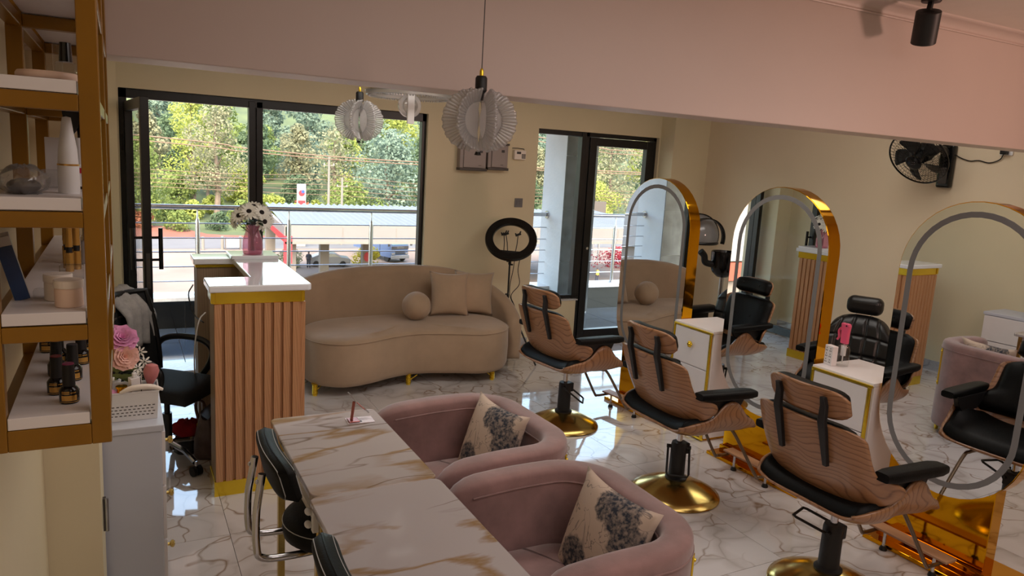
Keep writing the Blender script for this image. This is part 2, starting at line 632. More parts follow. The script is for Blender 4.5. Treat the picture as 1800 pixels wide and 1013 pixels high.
def struct(o):
    o['kind'] = 'structure'
    return o


def copy_tree(root, label=None, loc=None, rot=None, mats=None):
    def cp(o, parent):
        c = o.copy()
        COL.objects.link(c)
        if parent is not None:
            c.parent = parent
        for ch in [x for x in bpy.data.objects if x.parent == o]:
            cp(ch, c)
        return c
    r = cp(root, None)
    if label:
        r['label'] = label
    if loc is not None:
        r.location = loc
    if rot is not None:
        r.rotation_euler = rot
    return r


def smoothstep(a, b, x):
    t = min(1, max(0, (x - a) / (b - a)))
    return t * t * (3 - 2 * t)


def interp(tbl, x):
    if x <= tbl[0][0]:
        return tbl[0][1]
    for (x0, y0), (x1, y1) in zip(tbl, tbl[1:]):
        if x <= x1:
            return y0 + (y1 - y0) * (x - x0) / (x1 - x0)
    return tbl[-1][1]


def spline(pts, n=8, loop=False):
    """Catmull-Rom through points"""
    P = [Vector(p) for p in pts]
    m = len(P)
    out = []
    for i in range(m if loop else m - 1):
        p0 = P[(i - 1) % m] if loop or i > 0 else P[0] * 2 - P[1]
        p1, p2 = P[i], P[(i + 1) % m]
        p3 = P[(i + 2) % m] if loop or i + 2 < m else P[-1] * 2 - P[-2]
        for k in range(n):
            t = k / n
            out.append(.5 * ((2 * p1) + (p2 - p0) * t + (2 * p0 - 5 * p1 + 4 * p2 - p3) * t * t + (3 * p1 - p0 - 3 * p2 + p3) * t ** 3))
    if not loop:
        out.append(P[-1])
    return out


def text_obj(name, s, size, mat, mtx, parent=None, thick=.0005):
    c = bpy.data.curves.new(name, 'FONT')
    c.body = s
    c.size = size
    c.extrude = thick
    c.align_x = 'CENTER'
    c.align_y = 'CENTER'
    tmp = bpy.data.objects.new(name, c)
    COL.objects.link(tmp)
    dg = bpy.context.evaluated_depsgraph_get()
    me = bpy.data.meshes.new_from_object(tmp.evaluated_get(dg))
    bpy.data.objects.remove(tmp)
    me.materials.clear()
    me.materials.append(M[mat] if isinstance(mat, str) else mat)
    o = bpy.data.objects.new(name, me)
    COL.objects.link(o)
    if parent is not None:
        o.parent = parent
    o.matrix_local = mtx
    return o
# ================================================================== the room
XL, XR, YF, YB, ZC = -0.25, 5.53, -2.6, 6.34, 2.72
fl = struct(MB().box(XL - .1, XR + .1, YF - .1, YB + .28, -.12, -.012).obj('floor', 'grout', smooth=0))
T = .6
tile_me = None
ix0, iy0 = .417 - 2 * T, 2.905 - 10 * T
for i in range(12):
    for j in range(18):
        x0, x1 = max(XL, ix0 + i * T), min(XR, ix0 + (i + 1) * T)
        y0, y1 = max(YF, iy0 + j * T), min(YB + .05, iy0 + (j + 1) * T)
        if x1 - x0 < .05 or y1 - y0 < .05:
            continue
        full = x1 - x0 > T - .001 and y1 - y0 > T - .001
        if full and tile_me is not None:
            o = tile_me.copy()
            COL.objects.link(o)
        else:
            hx, hy = (x1 - x0) / 2 - .0012, (y1 - y0) / 2 - .0012
            o = MB().box(-hx, hx, -hy, hy, -.012, 0).obj('tile', 'floor_tile', fl, smooth=0)
            if full:
                tile_me = o
        o.location = ((x0 + x1) / 2, (y0 + y1) / 2, 0)

# back wall with two openings, the right-hand one with a low wall under its fixed pane
AX0, AX1, AZ = 0.0, 2.445, 2.215
BX0, BX1, BZ, BM = 3.58, 5.045, 2.17, 4.16
w = MB()
T2 = YB + .2
w.box(XL - .2, AX0, YB, T2, 0, ZC).box(AX0, AX1, YB, T2, AZ, ZC).box(AX1, BX0, YB, T2, 0, ZC)
w.box(BX0, BX1, YB, T2, BZ, ZC).box(BX0, BM - .02, YB, T2, 0, .47).box(BX1, XR + .2, YB, T2, 0, ZC)
struct(w.obj('wall_back', 'wall', smooth=0))
struct(MB().box(5.06, XR, 6.12, YB, 0, ZC).obj('trim_1', 'wall', smooth=0))
struct(MB().box(XL, -.012, 6.1, YB, 0, ZC).obj('trim_2', 'wall', smooth=0))
struct(MB().box(XR, XR + .2, YF, YB, 0, ZC).obj('wall_right', 'wall_right', smooth=0))
struct(MB().box(XL - .2, XL, YF, YB, 0, ZC).obj('wall_left', 'wall', smooth=0))
struct(MB().box(XL, -.09, 2.72, 3.03, 0, ZC).obj('trim_3', 'wall', smooth=0))
struct(MB().box(XL - .2, XR + .2, YF - .2, YF, 0, ZC).obj('wall_front', 'wall_right', smooth=0))
struct(MB().box(XL - .2, XR + .2, YF - .2, T2, ZC, ZC + .15).obj('ceiling', 'ceiling', smooth=0))
# dropped beam across the room
BY0, BY1, BZ0 = 2.60, 2.80, 2.085
struct(MB().box(XL, XR, BY0, BY1, BZ0, ZC).obj('trim_4', 'beam', smooth=0, bevel=.004))
# cove moulding along the head of the beam
mb = MB()
prof = [(0, 0), (-.012, 0), (-.012, .006), (-.006, .008), (-.012, .012), (-.012, .018)]
cove = [(-.012 - .055 * (1 - math.cos(a)), .018 + .03 * math.sin(a)) for a in [PI / 2 * k / 6 for k in range(7)]]
poly = [(0, 2.66 - ZC)] + [(-.012, 2.66 - ZC), (-.014, 2.666 - ZC), (-.008, 2.669 - ZC), (-.012, 2.674 - ZC)]
poly += [(-.012 - .05 * (1 - math.cos(a)), 2.674 - ZC + .034 * math.sin(a)) for a in [PI / 2 * k / 6 for k in range(1, 7)]]
poly += [(-.066, -.010), (-.070, -.006), (-.076, -.008), (-.080, 0), (0, 0)]
mb.prism(poly, lambda a, b, t: (t, BY0 + a, ZC + b), XL, XR)
struct(mb.obj('trim_5', 'beam', smooth=25))
# skirting
struct(MB().box(XL, XL + .012, 3.03, 6.1, 0, .1).obj('baseboard_left', 'skirt', smooth=0))
struct(MB().box(AX1, BX0, YB - .012, YB, 0, .1).obj('baseboard_back', 'skirt', smooth=0))
struct(MB().box(XR - .012, XR, YF, 6.12, 0, .1).obj('baseboard_right', 'skirt', smooth=0))

# ------------------------------------------------ window and doors (black metal)
FY0, FY1 = YB + .045, YB + .115


def frame_boxes(mb, x0, x1, z0, z1, t, y0=FY0, y1=FY1, tb=None):
    tb = t if tb is None else tb
    mb.box(x0, x0 + t, y0, y1, z0, z1).box(x1 - t, x1, y0, y1, z0, z1)
    mb.box(x0 + t, x1 - t, y0, y1, z1 - t, z1).box(x0 + t, x1 - t, y0, y1, z0, z0 + tb)
    return mb


# outer frame of the wide opening: door bay on the left, fixed pane on the right
fr = MB()
fr.box(AX0, AX0 + .055, FY0, FY1, 0, AZ).box(AX1 - .04, AX1, FY0, FY1, 0, AZ).box(AX0, AX1, FY0, FY1, AZ - .07, AZ)
win = struct(fr.obj('window_1', 'black_frame', smooth=0, bevel=.003))
MB().box(.925, .975, FY0 - .012, FY1, 0, AZ - .02).box(.985, 1.035, FY0, FY1, 0, AZ - .02).box(.955, 1.0, FY0 + .02, FY1 - .01, 0, AZ - .03).obj('mullion', 'black_frame', win, smooth=0, bevel=.003)
MB().box(1.03, AX1 - .03, FY0 + .005, FY1 - .005, 0, .07).obj('bottom_rail', 'black_frame', win, smooth=0, bevel=.003)
MB().box(1.03, AX1 - .03, FY0 + .03, FY0 + .036, .06, AZ - .06).obj('pane', 'pane', win, smooth=0)
# threshold
struct(MB().box(AX0, AX1, YB - .0, T2 + .06, -.012, .012).obj('trim_6', 'ledge', smooth=0))
struct(MB().box(BM - .02, BX1, YB - .0, T2 + .06, -.012, .012).obj('trim_7', 'ledge', smooth=0))


def door_leaf(name, width, height, stile, handles, loc, rz):
    """local frame: hinge at the origin, leaf along +x, thickness along y"""
    root = bpy.data.objects.new(name, None)
    COL.objects.link(root)
    root.location = loc
    root.rotation_euler = (0, 0, rz)
    struct(root)
    t = .026
    MB().box(0, stile, -t, t, .02, height).obj('hinge_stile', 'black_frame', root, smooth=0, bevel=.003)
    MB().box(width - stile, width, -t, t, .02, height).obj('lock_stile', 'black_frame', root, smooth=0, bevel=.003)
    MB().box(stile, width - stile, -t, t, height - stile, height).obj('top_rail', 'black_frame', root, smooth=0, bevel=.003)
    MB().box(stile, width - stile, -t, t, .02, .02 + stile * 1.25).obj('bottom_rail', 'black_frame', root, smooth=0, bevel=.003)
    MB().box(stile - .01, width - stile + .01, -.004, .004, .1, height - stile + .01).obj('pane', 'pane', root, smooth=0)
    if handles:
        for sgn in (-1, 1):
            h = MB()
            h.cyl((width - .045, sgn * .085, .985), (width - .045, sgn * .085, 1.265), .014, n=12)
            ho = h.obj('door_handle', 'black_gloss', root)
            for z in (1.05, 1.2):
                MB().cyl((width - .045, sgn * .02, z), (width - .045, sgn * .085, z), .009, n=10).obj('handle_stem', 'black_gloss', ho)
        MB().box(width - .001, width + .004, -.012, .012, .86, 1.1).obj('lock_plate', 'dark_grey', root, smooth=0)
        for z in (.9, 1.06):
            MB().cyl((width + .003, 0, z), (width + .007, 0, z), .006, n=10).obj('lock_screw', 'chrome', root)
    for z in (.3, height - .3):
        MB().cyl((0, -t - .006, z - .06), (0, -t - .006, z + .06), .009, n=10).obj('hinge', 'black_frame', root)
    return root


door_leaf('door_1', .93, 2.115, .07, True, (.058, FY0 - .03, 0), math.radians(-84.5))
# right-hand opening: fixed pane over the low wall, then a framed glass door
fr = MB()
fr.box(BX0, BX0 + .012, FY0, FY1, .47, BZ).box(BX0, BM, FY0, FY1, BZ - .045, BZ).box(BX0, BM, FY0, FY1, .47, .51)
win2 = struct(fr.obj('window_2', 'black_frame', smooth=0, bevel=.003))
MB().box(BM - .055, BM - .005, FY0 - .01, FY1, .47, BZ).obj('mullion', 'black_frame', win2, smooth=0, bevel=.003)
MB().box(BX0 + .01, BM - .05, FY0 + .03, FY0 + .036, .5, BZ - .04).obj('pane', 'pane', win2, smooth=0)
MB().box(BX0, BM, YB - .01, FY0, .462, .474).obj('sill', 'ledge', win2, smooth=0)
fr = MB()
fr.box(BM - .005, BM + .04, FY0, FY1, 0, BZ).box(BX1 - .04, BX1, FY0, FY1, 0, BZ).box(BM, BX1, FY0, FY1, BZ - .04, BZ)
d2 = struct(fr.obj('door_2', 'black_frame', smooth=0, bevel=.003))
lf = MB()
frame_boxes(lf, BM + .045, BX1 - .045, .03, BZ - .045, .082, FY0 - .012, FY1 - .012, .1)
lo = lf.obj('door_leaf', 'black_frame', d2, smooth=0, bevel=.003)
MB().box(BM + .12, BX1 - .12, FY0 + .02, FY0 + .026, .12, BZ - .12).obj('pane', 'pane', lo, smooth=0)
MB().cyl((BM + .085, FY0 - .03, 1.0), (BM + .085, FY0 - .01, 1.0), .014, n=12).obj('lock', 'chrome', lo)

# ------------------------------------------------ balcony
bf = struct(MB().box(-.75, 8.0, T2, 8.35, -.14, -.03).obj('balcony_floor', 'grout', smooth=0))
BT = .6
first = None
for i in range(15):
    for j in range(3):
        x0, y1 = -.75 + i * BT, 8.02 - j * BT
        x1, y0 = min(8.0, x0 + BT), max(T2 + .06, y1 - BT)
        o = MB().box(x0 + .003, x1 - .003, y0 + .003, y1 - .003, -.03, -.02).obj('tile', 'balcony_tile', bf, smooth=0)
par = struct(MB().box(-.75, 8.0, 8.03, 8.28, -.14, .262).obj('balcony_parapet', 'grout', smooth=0))
for i in range(15):
    x0 = -.66 + i * BT
    x1 = min(8.0, x0 + BT)
    MB().box(x0 + .003, x1 - .003, 8.02, 8.031, -.03, .262).obj('tile', 'black_tile', par, smooth=0)
MB().box(-.75, 8.0, 7.99, 8.31, .262, .30).obj('ledge', 'ledge', par, smooth=0, bevel=.004)
struct(MB().box(-1.2, 8.4, T2, 8.9, 2.62, 2.9).obj('balcony_soffit', 'beam', smooth=0))
M['column'] = flat('ribbed_light_plaster', (196, 202, 206), .7, var=.06, scale=3, bump=.6, bscale=26)
for k, (x0, x1) in enumerate(((-.75, -.02), (4.80, 5.25))):
    c = struct(MB().box(x0, x1, 7.78, 8.3, -.03, 2.62).obj('trim_%d' % (8 + k), 'column', smooth=0))
    for s in range(4):
        MB().box(x0 - .002, x1 + .002, 7.768, 7.78, .0 + s * .65, .646 + s * .65).obj('tile', 'grey_tile', c, smooth=0)


def railing(x0, x1, posts, label):
    r = thing('balcony_railing', label, 'railing', ((x0 + x1) / 2, 8.15, .3), group='steel railings on the balcony')
    cx = (x0 + x1) / 2
    MB().cyl((x0 - cx, 0, .90), (x1 - cx, 0, .90), .026, n=14).obj('top_rail', 'steel', r)
    for z in (.14, .29, .443, .585, .735):
        MB().cyl((x0 - cx, 0, z), (x1 - cx, 0, z), .0065, n=8).obj('bar', 'steel', r)
    for px in posts:
        p = MB().lathe([(.0, 0), (.024, 0), (.024, .74), (.014, .78), (.008, .79), (.008, .9)], (px - cx, 0, 0), 14).obj('post', 'steel', r)
        MB().lathe([(.0, 0), (.05, 0), (.05, .012), (.026, .02), (0, .02)], (px - cx, 0, 0), 16).obj('post_flange', 'steel', p)
    for e in (x0, x1):
        MB().cyl((e - cx, 0, .9), (e - cx + (.012 if e == x0 else -.012), 0, .9), .05, n=16).obj('wall_flange', 'steel', r)
    return r


railing(-.02, 4.80, (.68, 1.59, 2.50, 3.41), 'stainless balcony railing behind the wide window, between the two columns')
railing(5.25, 8.0, (5.87, 6.9), 'stainless balcony railing beyond the right-hand glass door')
# ================================================================== mirror stations


def pill(w, z0, z1, inset=0., n=20):
    r = w / 2 - inset
    za, zb = z0 + w / 2, z1 - w / 2
    p = [(r * math.cos(PI * k / n), zb + r * math.sin(PI * k / n)) for k in range(n + 1)]
    p += [(-r * math.cos(PI * k / n), za - r * math.sin(PI * k / n)) for k in range(n + 1)]
    return p


def mirror_station(loc, label, rz):
    r = thing('mirror_station', label, 'mirror', loc, rz, group='arched gold mirror stations')
    mp = lambda a, b, t: (t, a, b)
    MB().prism(pill(.736, .33, 1.782), mp, .004, .098).obj('pill_frame', 'gold', r, smooth=30)
    for k, (x0, x1, xb, s) in enumerate(((0, .004, -.0012, 'front'), (.098, .102, .1032, 'rear'))):
        mr = MB().prism(pill(.736, .33, 1.782, .004), mp, x0, x1).obj('mirror_glass', 'mirror', r, smooth=0)
        a, b = pill(.736, .33, 1.782, .048), pill(.736, .33, 1.782, .076)
        xs = (xb, x0 + .0005) if k == 0 else (x1 - .0005, xb)
        g = MB()
        g.rings([[Vector((xs[0], y, z)) for y, z in a], [Vector((xs[0], y, z)) for y, z in b],
                 [Vector((xs[1], y, z)) for y, z in b], [Vector((xs[1], y, z)) for y, z in a]], loop=True)
        g.obj('frosted_band', 'frost', mr, smooth=0)
    MB().box(.006, .096, -.265, .265, .02, .47).obj('pedestal', 'gold', r, smooth=0, bevel=.003)
    MB().box(-.145, .24, -.47, .26, .0, .022).obj('base_plate', 'gold', r, smooth=0, bevel=.004)
    MB().box(-.03, .0, -.45, .26, .022, .05).obj('kick_rail', 'gold', r, smooth=0, bevel=.004)
    for y in (-.44, -.22, 0, .22):
        MB().lathe([(0, 0), (.006, 0), (.004, .004), (0, .005)], (-.138, y, .022), 10).obj('screw', 'gold_yellow', r)
    for y in (-.24, 0, .24):
        MB().lathe([(0, 0), (.006, 0), (.004, .004), (0, .005)], (.006, y, .42 if y else .3), 10, axis=(-1, 0, 0)).obj('screw', 'gold_yellow', r)
    return r


MY = (4.43, 3.24, 2.05)
mirror_station((3.556, MY[0], 0), 'arched gold mirror nearest the glass doors, reflecting the sofa cushions', .06)
mirror_station((3.556, MY[1], 0), 'middle arched gold mirror, reflecting the pink vase on the counter', .036)
mirror_station((3.556, MY[2], 0), 'nearest arched gold mirror, cut by the right edge of the photo', .03)


def drawer_cabinet(loc, label, w=.395, h=.785, d=.40):
    """front faces -x; origin at the front centre on the floor"""
    r = thing('drawer_cabinet', label, 'cabinet', loc, group='white and gold drawer cabinets between the mirrors')
    MB().box(.012, d, -w / 2, w / 2, .02, h - .02).obj('carcass', 'white_lam', r, smooth=0, bevel=.003)
    MB().box(0, d, -w / 2 - .002, w / 2 + .002, h - .02, h).obj('cabinet_top', 'white_lam', r, smooth=0, bevel=.003)
    zs = (.03, .265, .50, h - .028)
    for a, b in zip(zs, zs[1:]):
        dr = MB().box(-.004, .012, -w / 2 + .03, w / 2 - .018, a + .003, b - .003).obj('drawer', 'white_lam', r, smooth=0, bevel=.002)
        kn = MB()
        z = b - .105
        kn.lathe([(0, 0), (.008, 0), (.007, .014), (.014, .02), (.016, .026), (.008, .034), (0, .035)], (-.004, 0, z), 12, axis=(-1, 0, 0))
        for q in range(6):
            a_ = q * PI / 3
            kn.ball((-.022, .016 * math.cos(a_), z + .016 * math.sin(a_)), .0085, 8, 6)
        kn.obj('knob', 'gold_yellow', dr)
    for nm, y0, y1, z0, z1 in (('top_trim', -w / 2, w / 2, h - .026, h - .012), ('side_trim', -w / 2 + .008, -w / 2 + .024, .02, h - .026),
                               ('side_trim', w / 2 - .012, w / 2, .02, h - .026), ('bottom_trim', -w / 2, w / 2, .008, .022)):
        MB().box(-.009, .006, y0, y1, z0, z1).obj(nm, 'gold_yellow', r, smooth=0, bevel=.003)
    MB().box(.03, d - .02, -w / 2 + .02, w / 2 - .02, 0, .02).obj('plinth', 'gold', r, smooth=0)
    return r


drawer_cabinet((3.515, 3.858, 0), 'white gold-trimmed drawer cabinet between the far and middle mirrors')
drawer_cabinet((3.515, 2.64, 0), 'white gold-trimmed cabinet carrying the pink spray bottle')

# pink spray bottle and a little socket box on the near cabinet
t = thing('spray_bottle', 'clear spray bottle with a pink trigger head on the white cabinet', 'bottle', (3.665, 2.765, .785))
MB().lathe([(0, 0), (.034, 0), (.037, .01), (.037, .095), (.03, .115), (.016, .125), (.016, .13), (0, .13)], (0, 0, 0), 20).obj('bottle_body', 'clear_glass', t)
MB().cyl((0, 0, .02), (0, 0, .13), .004, n=8).obj('dip_tube', 'white_plastic', t)
MB().lathe([(0, .06), (.014, .06), (.016, .12), (0, .12)], (0, 0, 0), 12).obj('pump_sleeve', 'white_plastic', t)
hd = MB()
hd.prism([(-.03, .13), (.028, .13), (.03, .17), (.034, .215), (.04, .25), (-.028, .25), (-.036, .235), (-.03, .2), (-.028, .16)], lambda a, b, q: (q, a * .72, b), -.014, .014)
hd.obj('spray_head', 'pink_plastic', t, smooth=0, bevel=.006)
MB().tube(spline([(0, .022, .225), (0, .045, .2), (0, .04, .165), (0, .05, .145)], 5), .007, 8).obj('trigger', 'pink_plastic', t)
MB().cyl((-.017, -.012, .238), (-.018, -.012, .238), .005, n=10).obj('nozzle', 'black_plastic', t)
t = thing('socket_box', 'small white socket box with dark holes beside the pink spray bottle', 'socket', (3.60, 2.81, .785), rz=-.2)
MB().box(-.008, .03, -.04, .026, 0, .115).obj('box', 'white_lam', t, smooth=0, bevel=.004)
for j in range(2):
    for i in range(3):
        g = MB()
        for (a, b) in ((-.007, -.006), (.007, -.006), (0, .008)):
            g.box(-.0092, -.0075, -.022 + j * .03 + a * .7 - .002, -.022 + j * .03 + a * .7 + .002, .025 + i * .033 + b - .003, .025 + i * .033 + b + .003)
        g.obj('socket_hole', 'black_plastic', t, smooth=0)

# ================================================================== barber chairs with bent-wood shells
TOP = [(-.24, .53), (-.18, .56), (-.10, .575), (-.05, .60), (-.01, .645), (.03, .672), (.075, .672), (.115, .648), (.15, .605), (.19, .566), (.23, .552), (.255, .535), (.275, .495)]
ZC_ = [(-.24, .505), (-.18, .470), (-.08, .452), (.05, .448), (.18, .452), (.25, .462), (.275, .482)]
HW = [(-.24, .245), (-.20, .28), (-.15, .298), (-.05, .31), (.1, .315), (.2, .302), (.275, .285)]


def sm(tbl, x, h=.018):
    return (interp(tbl, x - h) + interp(tbl, x) * 2 + interp(tbl, x + h)) / 4


def seat_pt(a, b, off=0., shrink=1.):
    x = -.24 + a * .515
    b = b * shrink
    ab = abs(b)
    y = sm(HW, x) * (1 - (1 - ab) ** 1.9) * (1 if b >= 0 else -1)
    zc = sm(ZC_, x)
    z = zc + (sm(TOP, x) - zc) * ab ** 2.8
    x += .02 * (1 - ab ** 2) if a < .02 else 0
    return Vector((x, y * (1 - off * .8), z + off))


BS = [(.0, .07), (.02, .17), (.07, .27), (.14, .335), (.22, .378), (.30, .398), (.36, .396), (.405, .375), (.44, .34), (.48, .312), (.54, .298), (.65, .292), (.80, .288), (.90, .284), (.95, .272), (.985, .245), (1., .20)]


def back_pt(u, v, off=0., shrink=1.):
    """u -1..1 across, v 0..1 up; the shell wraps forward at the wings"""
    z = .535 + .35 * v
    s = u * shrink * (sm(BS, v, .012))
    a_ = abs(s)
    th = max(0., a_ - .15) / .23
    y = (min(a_, .15) + .23 * math.sin(th)) * (1 if s >= 0 else -1)
    lean = -.205 - .10 * v + .05 * max(0, 1 - v) ** 2.5
    x = lean + .23 * (1 - math.cos(th)) + .10 * min(a_, .15) ** 2 / .15
    z += .05 * (1 - math.cos(th)) * (1 - v)
    n = Vector((math.cos(th), -math.sin(th) * (1 if s >= 0 else -1), .3)).normalized()
    p = Vector((x, y, z))
    return p + n * off


def pillow_pad(fn, nu, nv, thick, base_off, pw=4):
    """a closed cushion lying on the surface fn(u, v, off)"""
    bot, top = [], []
    for j in range(nv + 1):
        for i in range(nu + 1):
            u, v = i / nu, j / nv
            e = (max(0, 1 - abs(2 * u - 1) ** pw) ** .5) * (max(0, 1 - abs(2 * v - 1) ** pw) ** .5)
            bot.append(fn(u, v, base_off))
            top.append(fn(u, v, base_off + .004 + thick * e))
    m = MB()
    fs = [(j * (nu + 1) + i, j * (nu + 1) + i + 1, (j + 1) * (nu + 1) + i + 1, (j + 1) * (nu + 1) + i) for j in range(nv) for i in range(nu)]
    n = len(bot)
    ed = [i for i in range(nu + 1)] + [j * (nu + 1) + nu for j in range(1, nv + 1)] + [nv * (nu + 1) + i for i in range(nu - 1, -1, -1)] + [j * (nu + 1) for j in range(nv - 1, 0, -1)]
    side = [(a, b, b + n, a + n) for a, b in zip(ed, ed[1:] + ed[:1])]
    m.add(bot + top, [tuple(reversed(f)) for f in fs] + [tuple(k + n for k in f) for f in fs] + side)
    return m


def barber_chair(loc, rz, label):
    r = thing('barber_chair', label, 'chair', loc, rz, group='bent-wood barber chairs facing the mirrors')
    # base, pump and piston
    b = MB().lathe([(0, 0), (.250, 0), (.256, .006), (.253, .014), (.215, .036), (.16, .062), (.105, .086), (.06, .098), (0, .10)], (0, 0, 0), 48)
    b.obj('base', 'brass_base', r, smooth=50)
    p = MB().lathe([(0, .094), (.062, .094), (.062, .106), (.046, .114), (.044, .30), (.040, .315), (0, .315)], (0, 0, 0), 24)
    po = p.obj('pump', 'black_matt', r)
    MB().box(-.014, .058, -.03, .03, .245, .31).obj('pump_head', 'black_matt', po, smooth=0, bevel=.006)
    MB().cyl((0, 0, .31), (0, 0, .455), .0165, n=18).obj('piston', 'chrome', r)
    pd = MB()
    pd.tube([(0, -.058, 0), (.0, -.06, 0), (.15, -.062, -.0), (.165, -.055, -.0), (.165, .055, -.0), (.15, .062, -.0), (.0, .06, 0), (0, .058, 0)], .0065, 8)
    pd.cyl((0, -.068, 0), (0, .068, 0), .011, n=10)
    pdo = pd.obj('pump_pedal', 'black_matt', r)
    pdo.location = (0, 0, .285)
    MB().obox((0, 0, .46), (1, 0, 0), (0, 1, 0), (0, 0, 1), .12, .1, .008).obj('seat_bracket', 'black_matt', r, smooth=0, bevel=.003)
    # seat shell with rising sides, and its cushion
    MB().grid(lambda a, b: seat_pt(a, 2 * b - 1), 34, 30).obj('seat_shell', 'ply_side', r, smooth=180, solid=(.013, 0.))
    pillow_pad(lambda u, v, o: seat_pt(.03 + u * .93, 2 * v - 1, o, .90), 24, 24, .075, .009, 6).obj('seat_cushion', 'leather', r, smooth=180)
    # back shell, spines, head shell and cushions
    MB().grid(lambda u, v: back_pt(2 * u - 1, v), 40, 40).obj('back_shell', 'ply', r, smooth=180, solid=(.012, 0.))
    pillow_pad(lambda u, v, o: back_pt((2 * u - 1), .13 + v * .885, o, .90 if 1 else 1), 26, 24, .062, .008, 5).obj('back_cushion', 'leather', r, smooth=180)

    def head_pt(u, v, off=0.):
        s = (2 * u - 1)
        h = .062 * (1 - abs(s) ** 7 * .55)
        y = .203 * s
        z = .972 + (2 * v - 1) * h
        x = -.315 - (z - .972) * .34 + .045 * s * s
        return Vector((x + off, y, z + off * .3))
    MB().grid(lambda u, v: head_pt(u, v), 24, 10).obj('head_shell', 'ply', r, smooth=180, solid=(.011, 0.))
    pillow_pad(lambda u, v, o: head_pt(.02 + u * .96, .03 + v * .94, o), 20, 10, .055, .007, 4).obj('head_cushion', 'leather', r, smooth=180)
    for y in (-.115, .115):
        yy = y / .19
        xo = .045 * yy * yy
        pts = [(-.343 + xo, y, 1.005), (-.330 + xo, y, .965), (-.330 + xo, y, .895), (-.318 + xo, y, .86), (-.272 + xo, y, .70)]
        m = MB()
        rs = []
        for k, q in enumerate(pts):
            wd = (.010, .014, .017, .017, .010)[k]
            q = Vector(q)
            rs.append([q + Vector((-.016, -wd, 0)), q + Vector((-.016, wd, 0)), q + Vector((0.006, wd, 0)), q + Vector((0.006, -wd, 0))])
        m.rings(rs)
        m.obj('spine', 'black_matt', r, smooth=20, bevel=.003)
    for (p0, nx) in (((back_pt(.3, .55, .07)), 1), ((back_pt(-.3, .55, .07)), 1)):
        MB().ball(p0, (.007, .012, .012), 12, 8).obj('button', 'leather', r)
    for y in (-.085, .085):
        MB().ball(head_pt(.5 + y / .38, .5, .062), (.006, .011, .011), 10, 6).obj('button', 'leather', r)
    # arm pads on their posts
    for s in (-1, 1):
        a = MB()
        rs = []
        for k in range(9):
            t_ = k / 8
            x = -.185 + .385 * t_
            hw = .046 * (1 - abs(2 * t_ - 1) ** 8 * .25) * (.92 + .1 * t_)
            hz = .023 * (1 - abs(2 * t_ - 1) ** 8 * .2)
            c = Vector((x, s * .315, .722 - .014 * t_))
            rs.append([c + Vector((0, hw * math.copysign(abs(math.cos(q)) ** .45, math.cos(q)), hz * math.copysign(abs(math.sin(q)) ** .55, math.sin(q)))) for q in [2 * PI * i / 20 for i in range(20)]])
        a.rings(rs)
        a.obj('armrest', 'leather', r, smooth=60)
        MB().prism([(-.16, .70), (.17, .70), (.14, .64), (.09, .60), (-.06, .61)], lambda p, q, t: (p, s * (.288 + t), q), -.018, .012).obj('arm_support', 'black_matt', r, smooth=0, bevel=.004)
    # foot rest: two bent tubes, a board and its stub feet
    for s in (-1, 1):
        MB().tube(spline([(.14, s * .125, .418), (.22, s * .14, .414), (.27, s * .15, .38), (.44, s * .17, .125), (.475, s * .172, .098), (.54, s * .172, .095), (.60, s * .17, .095)], 5), .0095, 10).obj('footrest_tube', 'bronze', r)
    fb = MB().box(.555, .635, -.205, .205, .103, .116).obj('foot_board', 'board', r, smooth=0, bevel=.003)
    for s in (-1, 1):
        lg = MB().cyl((.585, s * .13, .018), (.585, s * .13, .103), .0085, n=10).obj('board_leg', 'chrome', fb)
        MB().lathe([(0, 0), (.019, 0), (.019, .008), (.012, .022), (0, .022)], (.585, s * .13, 0), 14).obj('rubber_foot', 'black_plastic', fb)
    for o in r.children:
        if o.name.split('.')[0] in ('seat_shell', 'seat_cushion', 'back_shell', 'back_cushion', 'head_shell', 'head_cushion', 'spine', 'button', 'armrest', 'arm_support', 'seat_bracket'):
            o.location.z -= .022
    return r, pdo


c2, pd2 = barber_chair((2.79, 3.085, 0), 0, 'bent-wood barber chair in the middle of the row, before the middle mirror')


def place_chair(loc, rz, label, ped):
    c = copy_tree(c2, label, loc, (0, 0, rz))
    for ch in c.children:
        if ch.name.startswith('pump_pedal'):
            ch.rotation_euler = ped
    return c


place_chair((2.765, 4.29, 0), .13, 'bent-wood barber chair beside the sofa, before the far mirror', (0, .62, -.75))
place_chair((2.80, 2.04, 0), 0, 'nearest bent-wood barber chair, largest, before the nearest mirror', (0, -.18, 1.9))
pd2.rotation_euler = (0, 1.15, -2.2)

# ================================================================== quilted chairs and the hood dryer on the far side


